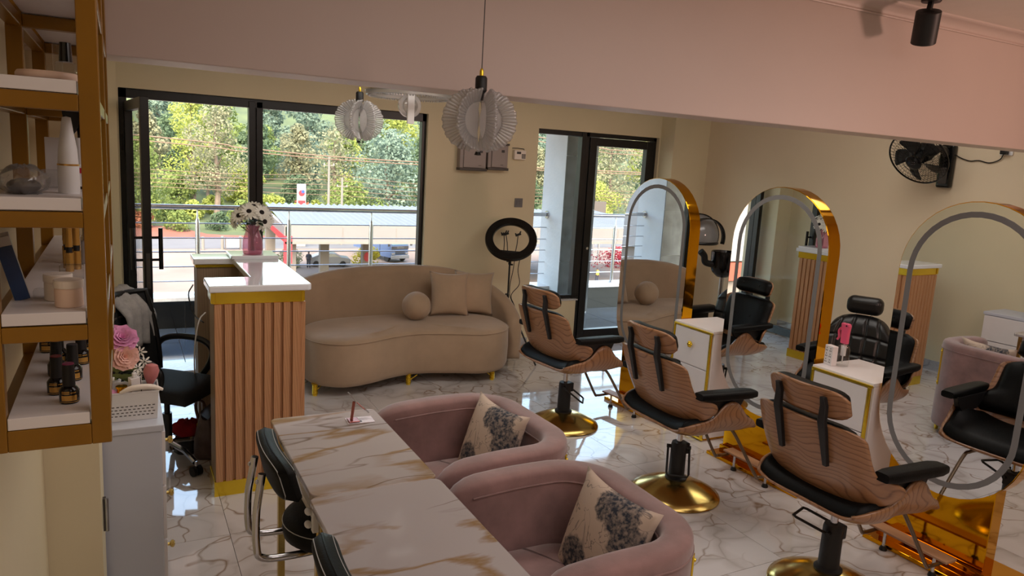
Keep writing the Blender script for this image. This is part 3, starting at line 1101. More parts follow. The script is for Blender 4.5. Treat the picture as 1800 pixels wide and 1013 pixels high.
def quilted_chair(loc, rz, label):
    """a padded black chair; its sitter faces local +x"""
    r = thing('quilted_chair', label, 'chair', loc, rz, group='quilted black chairs behind the mirrors')
    MB().lathe([(0, 0), (.25, 0), (.255, .008), (.22, .03), (.1, .08), (.05, .095), (0, .095)], (0, 0, 0), 36).obj('base', 'brass_base', r)
    MB().lathe([(0, .09), (.05, .09), (.045, .3), (.02, .31), (.02, .46), (0, .46)], (0, 0, 0), 18).obj('pump', 'black_matt', r)
    MB().box(-.24, .27, -.25, .25, .45, .56).obj('seat', 'leather_quilt', r, smooth=30, bevel=.035, seg=4)

    def bk(u, v, off=0.):
        s = 2 * u - 1
        hw = .25 * (1 - .14 * smoothstep(.7, 1., v) - .04 * (1 - v))
        y = s * hw * (1 - .12 * smoothstep(.8, 1, v) * abs(s) ** 3)
        z = .52 + .40 * v - .075 * abs(s) ** 3 * smoothstep(.45, 1, v)
        x = -.23 - .09 * v + .05 * s * s
        groove = 0
        for g in (-.55, -.18, .18, .55):
            groove = max(groove, math.exp(-((s - g) / .028) ** 2))
        for g in (.34, .66):
            groove = max(groove, math.exp(-((v - g) / .02) ** 2) * (1 if abs(s) < .85 else 0))
        if off > .03:
            off -= .013 * groove
        return Vector((x + off, y, z))
    pillow_pad(lambda u, v, o: bk(u, v, o), 64, 48, .085, 0., 8).obj('backrest', 'leather_quilt', r, smooth=180)
    h = MB()
    h.box(-.385, -.275, -.118, .118, .925, 1.05)
    h.obj('headrest', 'leather_quilt', r, smooth=30, bevel=.045, seg=5)
    for y in (-.05, .05):
        MB().cyl((-.32, y, .88), (-.32, y, .94), .007, n=8).obj('headrest_post', 'chrome', r)
    for s in (-1, 1):
        MB().box(-.22, .2, s * .3 - .045, s * .3 + .045, .63, .7).obj('armrest', 'leather_quilt', r, smooth=30, bevel=.025, seg=3)
        MB().box(-.16, .14, s * .3 - .012, s * .3 + .012, .5, .64).obj('arm_support', 'black_matt', r, smooth=0, bevel=.004)
    return r


q1 = quilted_chair((4.30, 3.20, 0), PI + .45, 'quilted black chair with headrest seen between the middle and nearest mirrors')
copy_tree(q1, 'quilted black chair seen between the far and middle mirrors under the hood dryer', (4.42, 4.52, 0), (0, 0, PI + .1))

t = thing('hood_dryer', 'black hood dryer with smoked visor on a stand behind the far mirror', 'dryer', (4.85, 5.02, 0), rz=PI * .92)
MB().cyl((0, 0, .06), (0, 0, .98), .02, n=14).obj('stand_pole', 'steel', t)
MB().lathe([(0, .90), (.05, .91), (.095, .95), (.115, 1.0), (.118, 1.14), (.112, 1.145), (.10, 1.10), (0, 1.08)], (0, 0, 0), 28).obj('motor_pot', 'black_gloss', t)
for k in range(5):
    a = k * 2 * PI / 5
    lg = MB().tube([(0, 0, .07), (.12 * math.cos(a), .12 * math.sin(a), .075), (.28 * math.cos(a), .28 * math.sin(a), .05)], .013, 8).obj('leg', 'black_plastic', t)
    MB().ball((.28 * math.cos(a), .28 * math.sin(a), .025), (.02, .02, .025), 10, 8).obj('caster', 'black_plastic', lg)
MB().tube(spline([(.1, 0, 1.02), (.18, 0, 1.04), (.2, 0, 1.1), (.24, 0, 1.14)], 5), .03, 10).obj('hood_arm', 'black_plastic', t)
hc = Vector((.30, .0, 1.28))


def hood(u, v, r=.185):
    ph = PI * .60 * v
    a = 2 * PI * u
    return hc + Vector((r * math.sin(ph) * math.cos(a), r * .95 * math.sin(ph) * math.sin(a), r * math.cos(ph)))


MB().grid(lambda u, v: hood(u, v), 32, 14).obj('hood_shell', 'smoke', t, smooth=180, solid=(.012, 1.))
for k, (yy, wd) in enumerate(((0., .05), (.11, .03))):
    MB().grid(lambda u, v: hc + Vector((.197 * math.cos(-.35 + 3.8 * u) * math.cos(yy * 5), .0, .197 * math.sin(-.35 + 3.8 * u) * math.cos(yy * 5))) + Vector((0, yy * 1.7 + (v - .5) * wd * 2, 0)), 28, 2).obj('visor_band', 'black_gloss', t, smooth=180, solid=(.008, 0))
MB().tube([hc + Vector((.19 * math.cos(2 * PI * k / 28), .18 * math.sin(2 * PI * k / 28), -.055)) for k in range(28)], .014, 8, loop=True).obj('hood_rim', 'black_plastic', t)
for z, y in ((1.0, -.12), (.96, .12)):
    MB().cyl((0, y * .9, z), (.0, y * 1.25, z), .009, n=10).obj('clamp_knob', 'black_plastic', t)
# ================================================================== sofa
SO = Vector((2.15, 5.8, 0))


def L(x, y, z=0.):
    return Vector((x, y, z)) - SO


sofa = thing('sofa', 'curved taupe fabric sofa with gold legs under the wide window', 'sofa', SO)
seat_pts = [(1.21, 5.60, 0), (1.275, 5.40, 0), (1.45, 5.29, 0), (1.66, 5.33, 0), (1.89, 5.435, 0), (2.12, 5.475, 0), (2.38, 5.41, 0), (2.6, 5.335, 0), (2.80, 5.385, 0), (2.945, 5.54, 0), (2.985, 5.75, 0),
            (2.93, 5.95, 0), (2.7, 6.13, 0), (2.15, 6.18, 0), (1.6, 6.14, 0), (1.33, 6.0, 0), (1.22, 5.8, 0)]
out = spline(seat_pts, 6, loop=True)
cen = Vector((2.08, 5.8, 0))


def ring_in(d, z):
    rs = []
    n = len(out)
    for i, p in enumerate(out):
        tn = out[(i + 1) % n] - out[i - 1]
        nr = Vector((-tn.y, tn.x, 0)).normalized()
        q = p + nr * d
        rs.append(L(q.x, q.y, z))
    return rs


sgn = 1 if (Vector((-(out[1] - out[-1]).y, (out[1] - out[-1]).x, 0)).dot(cen - out[0]) > 0) else -1
rs = [ring_in(sgn * .05, .082), ring_in(sgn * .014, .088), ring_in(0, .12), ring_in(-sgn * .006, .25), ring_in(0, .41), ring_in(sgn * .006, .428), ring_in(sgn * .03, .444), ring_in(sgn * .09, .458)]
for k in (.6, .3, .05):
    rs.append([L(*(cen + (p - cen) * k).xy, .462 + .008 * (1 - k)) for p in out])
MB().rings(rs).obj('seat', 'sofa', sofa, smooth=180)
MB().tube([p + Vector((0, 0, .422)) for p in ring_in(-sgn * .001, 0)], .0045, 6, loop=True).obj('piping', 'sofa', sofa)
bp = [(1.135, 5.60), (1.10, 5.76), (1.12, 5.95), (1.25, 6.12), (1.5, 6.21), (1.85, 6.245), (2.3, 6.25), (2.65, 6.225), (2.92, 6.14), (3.075, 5.98), (3.11, 5.80), (3.075, 5.64)]
bz = [.42, .54, .66, .76, .83, .868, .872, .84, .76, .65, .53, .40]
path = spline([(x, y, z) for (x, y), z in zip(bp, bz)], 8)
rs = []
m = len(path)
for i, p in enumerate(path):
    d = path[min(i + 1, m - 1)] - path[max(i - 1, 0)]
    d.z = 0
    d.normalize()
    nr = Vector((d.y, -d.x, 0))       # outwards or inwards, symmetric anyway
    e = min(i, m - 1 - i)
    rnd = (0.25, .62, .85, .96)[e] if e < 4 else 1.
    th = .068 * rnd
    zt = p.z - (.0 if e > 3 else (.13, .06, .022, .006)[e])
    zb = .085 + (.0 if e > 3 else (.05, .02, .006, .0)[e])
    sec = [(-th * .92, zb), (-th, zb + .02), (-th, zb + .25 * (zt - zb)), (-th, zb + .6 * (zt - zb)), (-th, zt - th * 1.0)]
    for k in range(1, 8):
        a = PI - PI * k / 8
        sec.append((th * math.cos(a), zt - th + th * math.sin(a)))
    sec += [(th, zt - th), (th, zb + .6 * (zt - zb)), (th, zb + .25 * (zt - zb)), (th, zb + .02), (th * .92, zb)]
    rs.append([L(p.x + nr.x * a, p.y + nr.y * a, z) for a, z in sec])
MB().rings(rs).obj('back_shell', 'sofa', sofa, smooth=180)
for (x, y, a) in ((1.262, 5.44, .9), (2.03, 5.50, .2), (2.75, 5.42, 2.3), (1.3, 6.05, -.8), (2.9, 6.0, -2.3)):
    lg = MB()
    lg.lathe([(0, 0), (.017, 0), (.019, .01), (.019, .09), (.03, .095), (0, .095)], L(x, y, 0), 14)
    for k in range(7):
        lg.lathe([(.019, .012 + k * .011), (.0235, .016 + k * .011), (.019, .021 + k * .011)], L(x, y, 0), 12)
    for k in (-.6, .6):
        lg.tube([L(x, y, .03), L(x + .07 * math.cos(a + k), y + .07 * math.sin(a + k), .085)], .004, 6)
    lg.obj('leg', 'gold_yellow', sofa)


def cushion(name, label, cat, mat, loc, rot, w, h, t, group=None, piping=None, puff=.55):
    """a knife-edge cushion in the local xz plane, faces along +-y"""
    r = MB()
    n = 18
    front, back = [], []
    for j in range(n + 1):
        for i in range(n + 1):
            u, v = 2 * i / n - 1, 2 * j / n - 1
            pin = 1 - .12 * (1 - abs(v) ** 2.2) * abs(u) ** 4
            pin2 = 1 - .12 * (1 - abs(u) ** 2.2) * abs(v) ** 4
            x, z = w / 2 * u * pin, h / 2 * v * pin2
            e = max(0, (1 - u * u)) ** puff * max(0, (1 - v * v)) ** puff
            wr = 1 + .05 * math.sin(5 * u + 3 * v) * (1 - e)
            front.append((x, -t / 2 * e * wr, z))
            back.append((x, t / 2 * e * wr, z))
    fs = [(j * (n + 1) + i, j * (n + 1) + i + 1, (j + 1) * (n + 1) + i + 1, (j + 1) * (n + 1) + i) for j in range(n) for i in range(n)]
    r.add(front, fs)
    r.add(back, [tuple(reversed(f)) for f in fs])
    o = r.obj(name, mat, smooth=180)
    bm = bmesh.new()
    bm.from_mesh(o.data)
    bmesh.ops.remove_doubles(bm, verts=bm.verts, dist=.0005)
    bmesh.ops.recalc_face_normals(bm, faces=bm.faces)
    bm.to_mesh(o.data)
    bm.free()
    o.location = loc
    o.rotation_euler = rot
    return tag(o, label, cat, group)


cushion('square_cushion', 'taupe square cushion on the sofa, in front of its twin', 'cushion', 'sofa', (2.545, 5.94, .655), (-.30, .06, -.04), .37, .40, .15, 'square cushions on the sofa')
cushion('square_cushion', 'taupe square cushion at the right end of the sofa, behind its twin', 'cushion', 'sofa', (2.80, 5.975, .65), (-.30, .05, -.25), .37, .40, .15, 'square cushions on the sofa')
t = thing('round_cushion', 'taupe ball cushion with seams on the sofa seat', 'cushion', (2.19, 5.80, .588), rot=(.3, .35, .2))
bl = MB()
nu, nv = 40, 20
bl.rings([[Vector((.125 * math.sin(PI * j / nv) * math.cos(2 * PI * i / nu), .125 * math.sin(PI * j / nv) * math.sin(2 * PI * i / nu), .122 * math.cos(PI * j / nv))) * (1 - .045 * abs(math.cos(2.5 * (2 * PI * i / nu))) ** 24 * 1.0 - .02 * math.cos(3 * PI * j / nv) ** 2) for i in range(nu)] for j in range(1, nv)])
bl.obj('ball_cover', 'sofa', t, smooth=180)
for q in range(5):
    a = 2 * PI * (q + .5) / 5 + .0
    MB().tube([(.1195 * math.sin(b) * math.cos(a), .1195 * math.sin(b) * math.sin(a), .117 * math.cos(b)) for b in [PI * k / 16 for k in range(17)]], .0028, 5).obj('seam', 'sofa', t)

# ================================================================== tub armchairs in mauve velvet


def tub_chair(loc, rz, label, wid=.78, dep=.68):
    """open towards local -x"""
    r = thing('tub_armchair', label, 'armchair', loc, rz, group='mauve velvet tub armchairs')
    hw, hd = wid / 2, dep / 2
    path = []
    rad = .19
    th = .054
    a0 = [(-hd + .03 + (2 * hd - rad - .03 - th) * k / 10, hw - th) for k in range(10)]
    arc = []
    for k in range(1, 13):
        a = PI / 2 - PI / 2 * k / 12
        arc.append((hd - th - rad + rad * math.cos(a), hw - th - rad + rad * math.sin(a)))
    mid = [(hd - th, (hw - th - rad) * (1 - 2 * k / 4)) for k in range(1, 4)]
    path = a0 + arc + mid
    full = [Vector((x, y, 0)) for x, y in path] + [Vector((x, -y, 0)) for x, y in reversed(a0 + arc)]
    m = len(full)
    rs = []
    zt0 = .705
    for i, p in enumerate(full):
        d = (full[min(i + 1, m - 1)] - full[max(i - 1, 0)]).normalized()
        nr = Vector((d.y, -d.x, 0))
        nr = -nr
        e = min(i, m - 1 - i)
        k = (.35, .72, .92)[e] if e < 3 else 1.
        zt = zt0 - (0, 0, 0)[0] - (.05, .02, .005)[e] if e < 3 else zt0
        zt -= .016 * smoothstep(.0, -hd, p.x)
        o_ = th * k
        i_ = th * k
        sec = [(o_ * .9, .06), (o_, .08), (o_ * 1.0, .35), (o_, zt - .05)]
        for q in range(1, 9):
            a = PI * q / 9
            sec.append((o_ * math.copysign(abs(math.cos(a)) ** .55, math.cos(a)), zt - .05 + .05 * math.sin(a) ** .5))
        sec += [(-i_, zt - .05), (-i_ - .004, .56), (-i_ - .012, .40), (-i_ - .012, .2), (-i_, .08), (-i_ * .9, .06)]
        rs.append([p + nr * a + Vector((0, 0, z)) for a, z in sec])
    MB().rings(rs).obj('shell', 'velvet', r, smooth=180)
    # stitched seam lines along the rim
    for off, z in ((th + .001, zt0 - .055), (-th - .003, zt0 - .052)):
        sp = []
        for i, p in enumerate(full[2:-2], 2):
            d = (full[i + 1] - full[i - 1]).normalized()
            nr = Vector((d.y, -d.x, 0))
            nr = -nr
            sp.append(p + nr * off + Vector((0, 0, z - .016 * smoothstep(.0, -hd, p.x))))
        MB().tube(sp, .0032, 5).obj('piping', 'velvet', r)
    sc = MB()
    ol = [(-hd + .0, -hw + 2 * th + .004), (-hd, hw - 2 * th - .004)] + [(x - th * 1.1 if x > 0 else x, y - th * 1.1 - .004) for x, y in (a0 + arc)[6:]] + [(x - th * 1.1 if x > 0 else x, -(y - th * 1.1 - .004)) for x, y in reversed((a0 + arc)[6:])]
    cx_ = sum(a for a, b in ol) / len(ol)
    sc.rings([[Vector((cx_ + (a - cx_) * k, b * k, z)) for a, b in ol] for k, z in ((.97, .14), (1., .17), (1., .375), (.99, .40), (.965, .415), (.92, .423), (.6, .43), (.2, .432))])
    sc.obj('seat_cushion', 'velvet', r, smooth=50)
    MB().prism([(a * .97, b) for a, b in ol], lambda a, b, t: (a, b, t), .06, .14).obj('seat_base', 'velvet', r, smooth=30)
    for x in (-hd + .07, hd - .13):
        for y in (-hw + .08, hw - .08):
            MB().lathe([(0, 0), (.012, 0), (.017, .06), (0, .06)], (x, y, 0), 12).obj('leg', 'gold_yellow', r)
    for y in (-1, 1):
        h = MB().bar((hd - .05, y * (hw - .155), .50), (hd - .05, y * (hw - .155), .63), .02, .02)
        # gold strip let into the outer corner
        a = PI / 4
        cx, cy = hd - th - rad + (rad + th + .002) * math.cos(a), hw - th - rad + (rad + th + .002) * math.sin(a)
        s_ = MB().obox((cx, y * cy, .50), (math.cos(a), y * math.sin(a), 0), (-math.sin(a), y * math.cos(a), 0), (0, 0, 1), .004, .012, .14)
        so = s_.obj('corner_strip', 'gold_yellow', r, smooth=0, bevel=.003)
        for z in (.62, .38):
            MB().lathe([(0, 0), (.007, 0), (.006, .004), (0, .006)], (cx + .003, y * (cy + .003), z), 10, axis=(math.cos(a), y * math.sin(a), 0)).obj('rivet', 'gold_yellow', so)
    return r


tub_chair((1.33, 2.80, 0), .04, 'mauve velvet tub armchair farther from the camera, at the far table end', .82, .70)
tub_chair((1.315, 1.955, 0), 0., 'mauve velvet tub armchair nearest the camera, beside the front table')
cushion('toile_cushion', 'tree-printed toile cushion in the farther velvet armchair', 'cushion', 'toile', (1.465, 2.865, .555), (-.33, 0.0, -PI / 2 + .12), .41, .40, .13, 'tree-printed toile cushions')
cushion('toile_cushion', 'tree-printed toile cushion in the nearest velvet armchair', 'cushion', 'toile', (1.45, 1.93, .555), (-.33, 0.02, -PI / 2 + .06), .41, .40, .13, 'tree-printed toile cushions')

# ================================================================== marble manicure tables


def table(loc, label, wx, wy):
    r = thing('manicure_table', label, 'table', loc, group='marble-topped manicure tables')
    tp = MB()
    rc = .03
    poly = []
    for cx, cy, a0 in ((wx / 2 - rc, wy / 2 - rc, 0), (-wx / 2 + rc, wy / 2 - rc, PI / 2), (-wx / 2 + rc, -wy / 2 + rc, PI), (wx / 2 - rc, -wy / 2 + rc, 1.5 * PI)):
        poly += [(cx + rc * math.cos(a0 + PI / 2 * k / 5), cy + rc * math.sin(a0 + PI / 2 * k / 5)) for k in range(6)]
    tp.prism(poly, lambda a, b, t: (a, b, t), .728, .75)
    tp.obj('tabletop', 'table_marble', r, smooth=30, bevel=.004)
    MB().box(-wx / 2 + .05, wx / 2 - .03, -wy / 2 + .03, wy / 2 - .03, .61, .728).obj('drawer_box', 'cabinet_side', r, smooth=0, bevel=.003)
    MB().box(-wx / 2 + .035, -wx / 2 + .05, -wy / 2 + .03, wy / 2 - .03, .60, .625).obj('lower_rail', 'cream_lid', r, smooth=0)
    for x in (-wx / 2 + .04, wx / 2 - .04):
        for y in (-wy / 2 + .045, wy / 2 - .045):
            MB().box(x - .014, x + .014, y - .014, y + .014, 0, .728).obj('leg', 'brass_base', r, smooth=0, bevel=.002)
    MB().box(wx / 2 - .052, wx / 2 - .028, -wy / 2 + .06, wy / 2 - .06, .12, .144).obj('stretcher', 'brass_base', r, smooth=0)
    return r


t1 = table((.727, 2.608, 0), 'marble-topped manicure table beside the farther velvet armchair', .435, .755)
table((.722, 1.845, 0), 'marble-topped manicure table nearest the camera', .445, .765)
cl = thing('table_clip', 'white plastic clip joining the two marble tables', 'clip', (.528, 2.262, .62))
MB().box(-.012, .01, -.03, -.005, 0, .1).obj('plate', 'white_plastic', cl, smooth=0, bevel=.003)
for z in (.02, .065):
    MB().ball((-.02, .0, z), (.012, .02, .011), 12, 8).obj('hook', 'white_plastic', cl)

# phone stand on its card
t = thing('phone_stand', 'small rose-gold phone stand on a white card on the far table', 'phone stand', (.825, 2.845, .756))
MB().box(-.03, .015, -.025, .025, 0, .004).obj('stand_foot', 'rose_gold', t, smooth=0, bevel=.002)
MB().bar((-.015, 0, .003), (0.0, .02, .075), .012, .007).obj('stand_arm', 'rose_gold', t, smooth=0, bevel=.002)
MB().bar((-.022, .02, .112), (.006, .02, .074), .035, .005).obj('cradle', 'silver_pack', t, smooth=0, bevel=.001)
MB().bar((.006, .02, .074), (.045, .022, .035), .014, .004).obj('brace', 'rose_gold', t, smooth=0, bevel=.001)
MB().obox((.052, .022, .031), (.7, 0, -.7), (0, 1, 0), (.7, 0, .7), .012, .014, .003).obj('clip_end', 'chrome', t, smooth=0)
t = thing('card', 'white printed card under the rose-gold phone stand', 'card', (.85, 2.852, .7505), rz=-.05)
MB().box(-.058, .052, -.036, .036, 0, .0025).obj('card_sheet', 'paper', t, smooth=0, bevel=.001)
for (x, y) in ((-.018, .012), (-.008, -.018)):
    MB().box(x - .009, x + .009, y - .008, y + .008, .0024, .0032).obj('printed_block', 'dark_grey', t, smooth=0)

# ================================================================== black padded chairs at the table


def salon_stool(loc, label):
    """sitter faces +x; padded back on two bent chrome tubes, round seat"""
    r = thing('padded_stool', label, 'stool', loc, group='black padded stools along the tables')

    def bk(u, v, off):
        s = 2 * u - 1
        y = .212 * s
        z = .800 + .066 * (2 * v - 1) * (1 - .25 * abs(s) ** 5)
        return Vector((-.212 + .02 * s * s - .03 * (v - .5) + off, y, z))
    pillow_pad(lambda u, v, o: bk(u, v, o), 28, 12, .034, -.004, 10).obj('back_pad', 'leather', r, smooth=180)
    pillow_pad(lambda u, v, o: bk(u, v, -o), 28, 12, .036, -.004, 10).obj('back_pad', 'leather', r, smooth=180)
    for off in (-.026, .024):
        edge = [bk(.06 + .88 * k / 16, .93, off) for k in range(17)] + [bk(.965, .93 - .86 * k / 6, off) for k in range(1, 7)] + [bk(.94 - .88 * k / 16, .07, off) for k in range(17)] + [bk(.035, .07 + .86 * k / 6, off) for k in range(1, 6)]
        MB().tube(edge, .0016, 5, loop=True).obj('stitching', 'stitch', r)
    for k in (.25, .5, .75):
        MB().tube([bk(k, .1 + .8 * q / 8, .031) for q in range(9)], .0014, 4).obj('stitching', 'stitch', r)
    for s in (-1, 1):
        tb = MB().tube(spline([(-.262, s * .075, .80), (-.272, s * .078, .735), (-.282, s * .085, .665), (-.282, s * .09, .56), (-.265, s * .09, .515), (-.18, s * .09, .503), (.0, s * .085, .503), (.08, s * .08, .503)], 6), .0125, 12).obj('back_tube', 'chrome', r)
        for z in (.775, .735):
            MB().ball((-.279, s * .077, z), (.006, .008, .008), 10, 6).obj('screw', 'chrome', tb)
    st = MB()
    st.lathe([(0, .515), (.165, .515), (.178, .525), (.182, .55), (.178, .585), (.15, .60), (.08, .603), (0, .60)], (0, 0, 0), 36)
    st.obj('seat', 'leather', r, smooth=60)
    MB().tube([(.1815 * math.cos(2 * PI * k / 40), .1815 * math.sin(2 * PI * k / 40), .575) for k in range(40)], .0016, 4, loop=True).obj('stitching', 'stitch', r)
    MB().cyl((0, 0, .03), (0, 0, .515), .022, n=14).obj('post', 'chrome', r)
    MB().lathe([(0, 0), (.19, 0), (.195, .008), (.17, .018), (.05, .035), (0, .035)], (0, 0, 0), 32).obj('base', 'chrome', r)
    return r


s1 = salon_stool((.64, 2.42, 0), 'black padded stool with chrome tubes at the far marble table')
copy_tree(s1, 'black padded stool nearest the camera, cut by the bottom edge', (.65, 1.60, 0))

# ================================================================== slatted reception counter
ct = thing('reception_counter', 'slatted wooden reception counter with white top and gold bands', 'counter', (.62, 4.5, 0))
CO = Vector((.62, 4.5, 0))


def CB(x0, x1, y0, y1, z0, z1):
    return MB().box(x0 - CO.x, x1 - CO.x, y0 - CO.y, y1 - CO.y, z0, z1)


CB(.40, .838, 3.945, 4.15, .085, 1.04).obj('near_block', 'beige_panel', ct, smooth=0)
CB(.645, .838, 4.15, 5.09, .085, 1.105).obj('front_panel', 'beige_panel', ct, smooth=0)
CB(.40, .645, 4.885, 5.09, .0, 1.105).obj('far_wing', 'beige_panel', ct, smooth=0)
b = CB(.392, .85, 3.933, 4.16, 1.04, 1.105)
b.obj('gold_band', 'gold_yellow', ct, smooth=0, bevel=.004)
CB(.835, .852, 4.16, 5.1, 1.04, 1.105).obj('gold_band', 'gold_yellow', ct, smooth=0, bevel=.004)
CB(.392, .85, 3.933, 4.16, 0, .085).obj('gold_plinth', 'gold_yellow', ct, smooth=0, bevel=.003)
CB(.645, .85, 4.16, 5.1, 0, .085).obj('gold_plinth', 'gold_yellow', ct, smooth=0, bevel=.003)
CB(.39, .64, 4.875, 5.10, 1.085, 1.108).obj('gold_band', 'gold_yellow', ct, smooth=0, bevel=.003)
for i, x0 in enumerate((.384, .838)):
    CB(x0, x0 + .014 if i else x0 + .024, 3.926, 3.95, 1.045, 1.10).obj('gold_corner', 'gold_yellow', ct, smooth=0, bevel=.003)
top = MB()
poly = [(.374, 3.905), (.868, 3.905), (.885, 3.925), (.885, 5.11), (.38, 5.11), (.38, 4.865), (.608, 4.865), (.608, 4.178), (.374, 4.178)]
top.prism(poly, lambda a, b, t: (a - CO.x, b - CO.y, t), 1.105, 1.14)
top.obj('counter_top', 'counter_top', ct, smooth=0, bevel=.006, seg=3)
prof = [(-.0238, 0), (-.0238, .020), (.0085, .020), (.0125, .004), (.0238, .004), (.0238, 0)]
sl = MB().prism(prof, lambda a, b, t: (a, -b, t), .085, 1.04).obj('slat', 'slat', ct, smooth=0)
sl.location = Vector((.425, 3.946, 0)) - CO
for i in range(1, 9):
    o = sl.copy()
    COL.objects.link(o)
    o.location = Vector((.425 + i * .0486, 3.946, 0)) - CO
for i in range(24):
    o = sl.copy()
    COL.objects.link(o)
    o.location = Vector((.838, 3.965 + i * .0478, 0)) - CO
    o.rotation_euler = (0, 0, PI / 2)
tb = thing('display_slab', 'white glossy slab on the counter under the pink vase', 'slab', (.735, 4.96, 1.14))
MB().box(-.14, .145, -.125, .13, 0, .022).obj('slab_body', 'counter_top', tb, smooth=0, bevel=.003)
MB().box(-.142, -.136, -.125, .13, 0.004, .018).obj('slab_trim', 'chrome', tb, smooth=0)
cab = MB().tube(spline([(.376, 4.87, .98), (.345, 4.8, .93), (.37, 4.75, .82), (.41, 4.6, .80)], 6), .004, 6).obj('power_cable', 'black_plastic', smooth=180)
tag(cab, 'black power cable hanging on the counter back panel', 'cable')
cab = MB().tube(spline([(.42, 4.6, .86), (.38, 4.55, .82), (.355, 4.55, .66), (.36, 4.6, .45), (.40, 4.7, .30), (.41, 4.75, .02)], 6), .004, 6).obj('power_cable', 'white_plastic', smooth=180)
tag(cab, 'white power cable hanging behind the counter', 'cable')

# vase and its white flowers
vz = 1.162
t = thing('flower_vase', 'pink glass vase holding white flowers on the counter', 'vase', (.735, 4.925, vz))
MB().lathe([(0, 0), (.052, 0), (.06, .006), (.063, .03), (.061, .09), (.05, .125), (.042, .145), (.044, .185), (.041, .185), (.039, .147), (.047, .122), (.057, .09), (.059, .03), (.055, .008), (0, .008)], (0, 0, 0), 28).obj('vase_glass', 'pink_glass', t, smooth=60)
MB().lathe([(0, .002), (.058, .003), (.058, .012), (0, .012)], (0, 0, 0), 24).obj('vase_foot', 'pink_glass', t)
rnd = random.Random(3)
fl_t = thing('bouquet', 'white daisy flowers with dark centres in the pink vase', 'flowers', (.735, 4.925, vz))


def daisy(c, n, r, parent, petal='petal_white', eye='flower_eye', rows=2, np_=14):
    c, n = Vector(c), Vector(n).normalized()
    q = n.to_track_quat('Z', 'Y')
    m = MB()
    for row in range(rows):
        for k in range(np_):
            a = 2 * PI * (k + .5 * row) / np_ + rnd.uniform(-.08, .08)
            rr = r * (1 - .2 * row) * rnd.uniform(.9, 1.05)
            lift = .18 + .35 * row
            pts = []
            for s, wd in ((.15, .3), (.55, 1.), (.9, .7), (1., .1)):
                d = Vector((math.cos(a), math.sin(a), 0))
                side = Vector((-math.sin(a), math.cos(a), 0))
                z = lift * rr * s - .5 * rr * s * s * .5
                for sg in (-1, 1):
                    pts.append(c + q @ (d * rr * s + side * sg * wd * rr * .15 + Vector((0, 0, z))))
            m.add(pts, [(0, 1, 3, 2), (2, 3, 5, 4), (4, 5, 7, 6)])
    f = m.obj('flower', petal, parent, smooth=180)
    if eye:
        e = MB()
        e.ball((0, 0, 0), (r * .26, r * .26, r * .12), 12, 6)
        e.xf(Matrix.Translation(c + n * r * .1) @ q.to_matrix().to_4x4())
        e.obj('flower_centre', eye, f)
    MB().tube(spline([c - n * .004, c * .7 + Vector((0, 0, c.z * .12)) - n * .01, Vector((c.x * .12, c.y * .12, .12)), Vector((c.x * .1, c.y * .1, .02))], 5), .0025, 5).obj('stem', 'leaf', f)
    return f


for (x, y, z, nx, ny, nz) in ((-.085, -.03, .245, -.5, -.7, .4), (-.03, -.06, .275, -.15, -.75, .6), (.045, -.06, .27, .2, -.8, .5), (.06, -.075, .215, .3, -.9, .1), (.10, -.01, .235, .8, -.4, .3),
                              (.005, .0, .305, .0, -.3, 1), (-.06, .05, .28, -.5, .4, .8), (.07, .05, .285, .5, .4, .8), (-.105, .0, .21, -.9, -.2, .1)):
    daisy((x, y, z), (nx, ny, nz), .062, fl_t)
for k in range(12):
    a = rnd.uniform(0, 2 * PI)
    r_ = rnd.uniform(.04, .095)
    c = Vector((r_ * math.cos(a), r_ * math.sin(a) - .03, rnd.uniform(.175, .225)))
    d = Vector((math.cos(a), math.sin(a), rnd.uniform(-.6, .3))).normalized()
    s = d.cross(Vector((0, 0, 1))).normalized()
    MB().add([c - d * .03, c + s * .018, c + d * .035, c - s * .018, c + Vector((0, 0, .006))], [(0, 1, 4), (1, 2, 4), (2, 3, 4), (3, 0, 4)]).obj('leaf', 'leaf', fl_t, smooth=0)

# ================================================================== ring light on its tripod
t = thing('ring_light', 'black ring light on a thin tripod between the sofa and the glass door', 'ring light', (3.165, 6.0, 0), rz=-.485)
tilt = math.radians(-42)
rc_ = Vector((0, 0, 1.135))
Rm = Matrix.Rotation(tilt, 3, 'X') @ Matrix.Rotation(math.radians(2), 3, 'Y')
ring = MB()
sec = [(.165, -.012), (.168, -.018), (.235, -.018), (.24, -.010), (.24, .012), (.232, .02), (.17, .02), (.164, .012)]
nn = 64
ring.rings([[rc_ + Rm @ Vector((r * math.cos(2 * PI * k / nn), y, r * math.sin(2 * PI * k / nn))) for r, y in sec] for k in range(nn)], loop=True)
ring.obj('ring_housing', 'black_gloss', t, smooth=40)
g = MB()
g.rings([[rc_ + Rm @ Vector((r * math.cos(2 * PI * k / nn), y, r * math.sin(2 * PI * k / nn))) for r, y in ((.178, .0195), (.225, .0195), (.225, .0225), (.178, .0225))] for k in range(nn)], loop=True)
g.obj('diffuser', 'white_plastic', t, smooth=40)
MB().obox(rc_ + Rm @ Vector((0, 0, -.16)), Rm @ Vector((1, 0, 0)), Rm @ Vector((0, 1, 0)), Rm @ Vector((0, 0, 1)), .095, .014, .022).obj('control_bar', 'black_matt', t, smooth=0, bevel=.004)
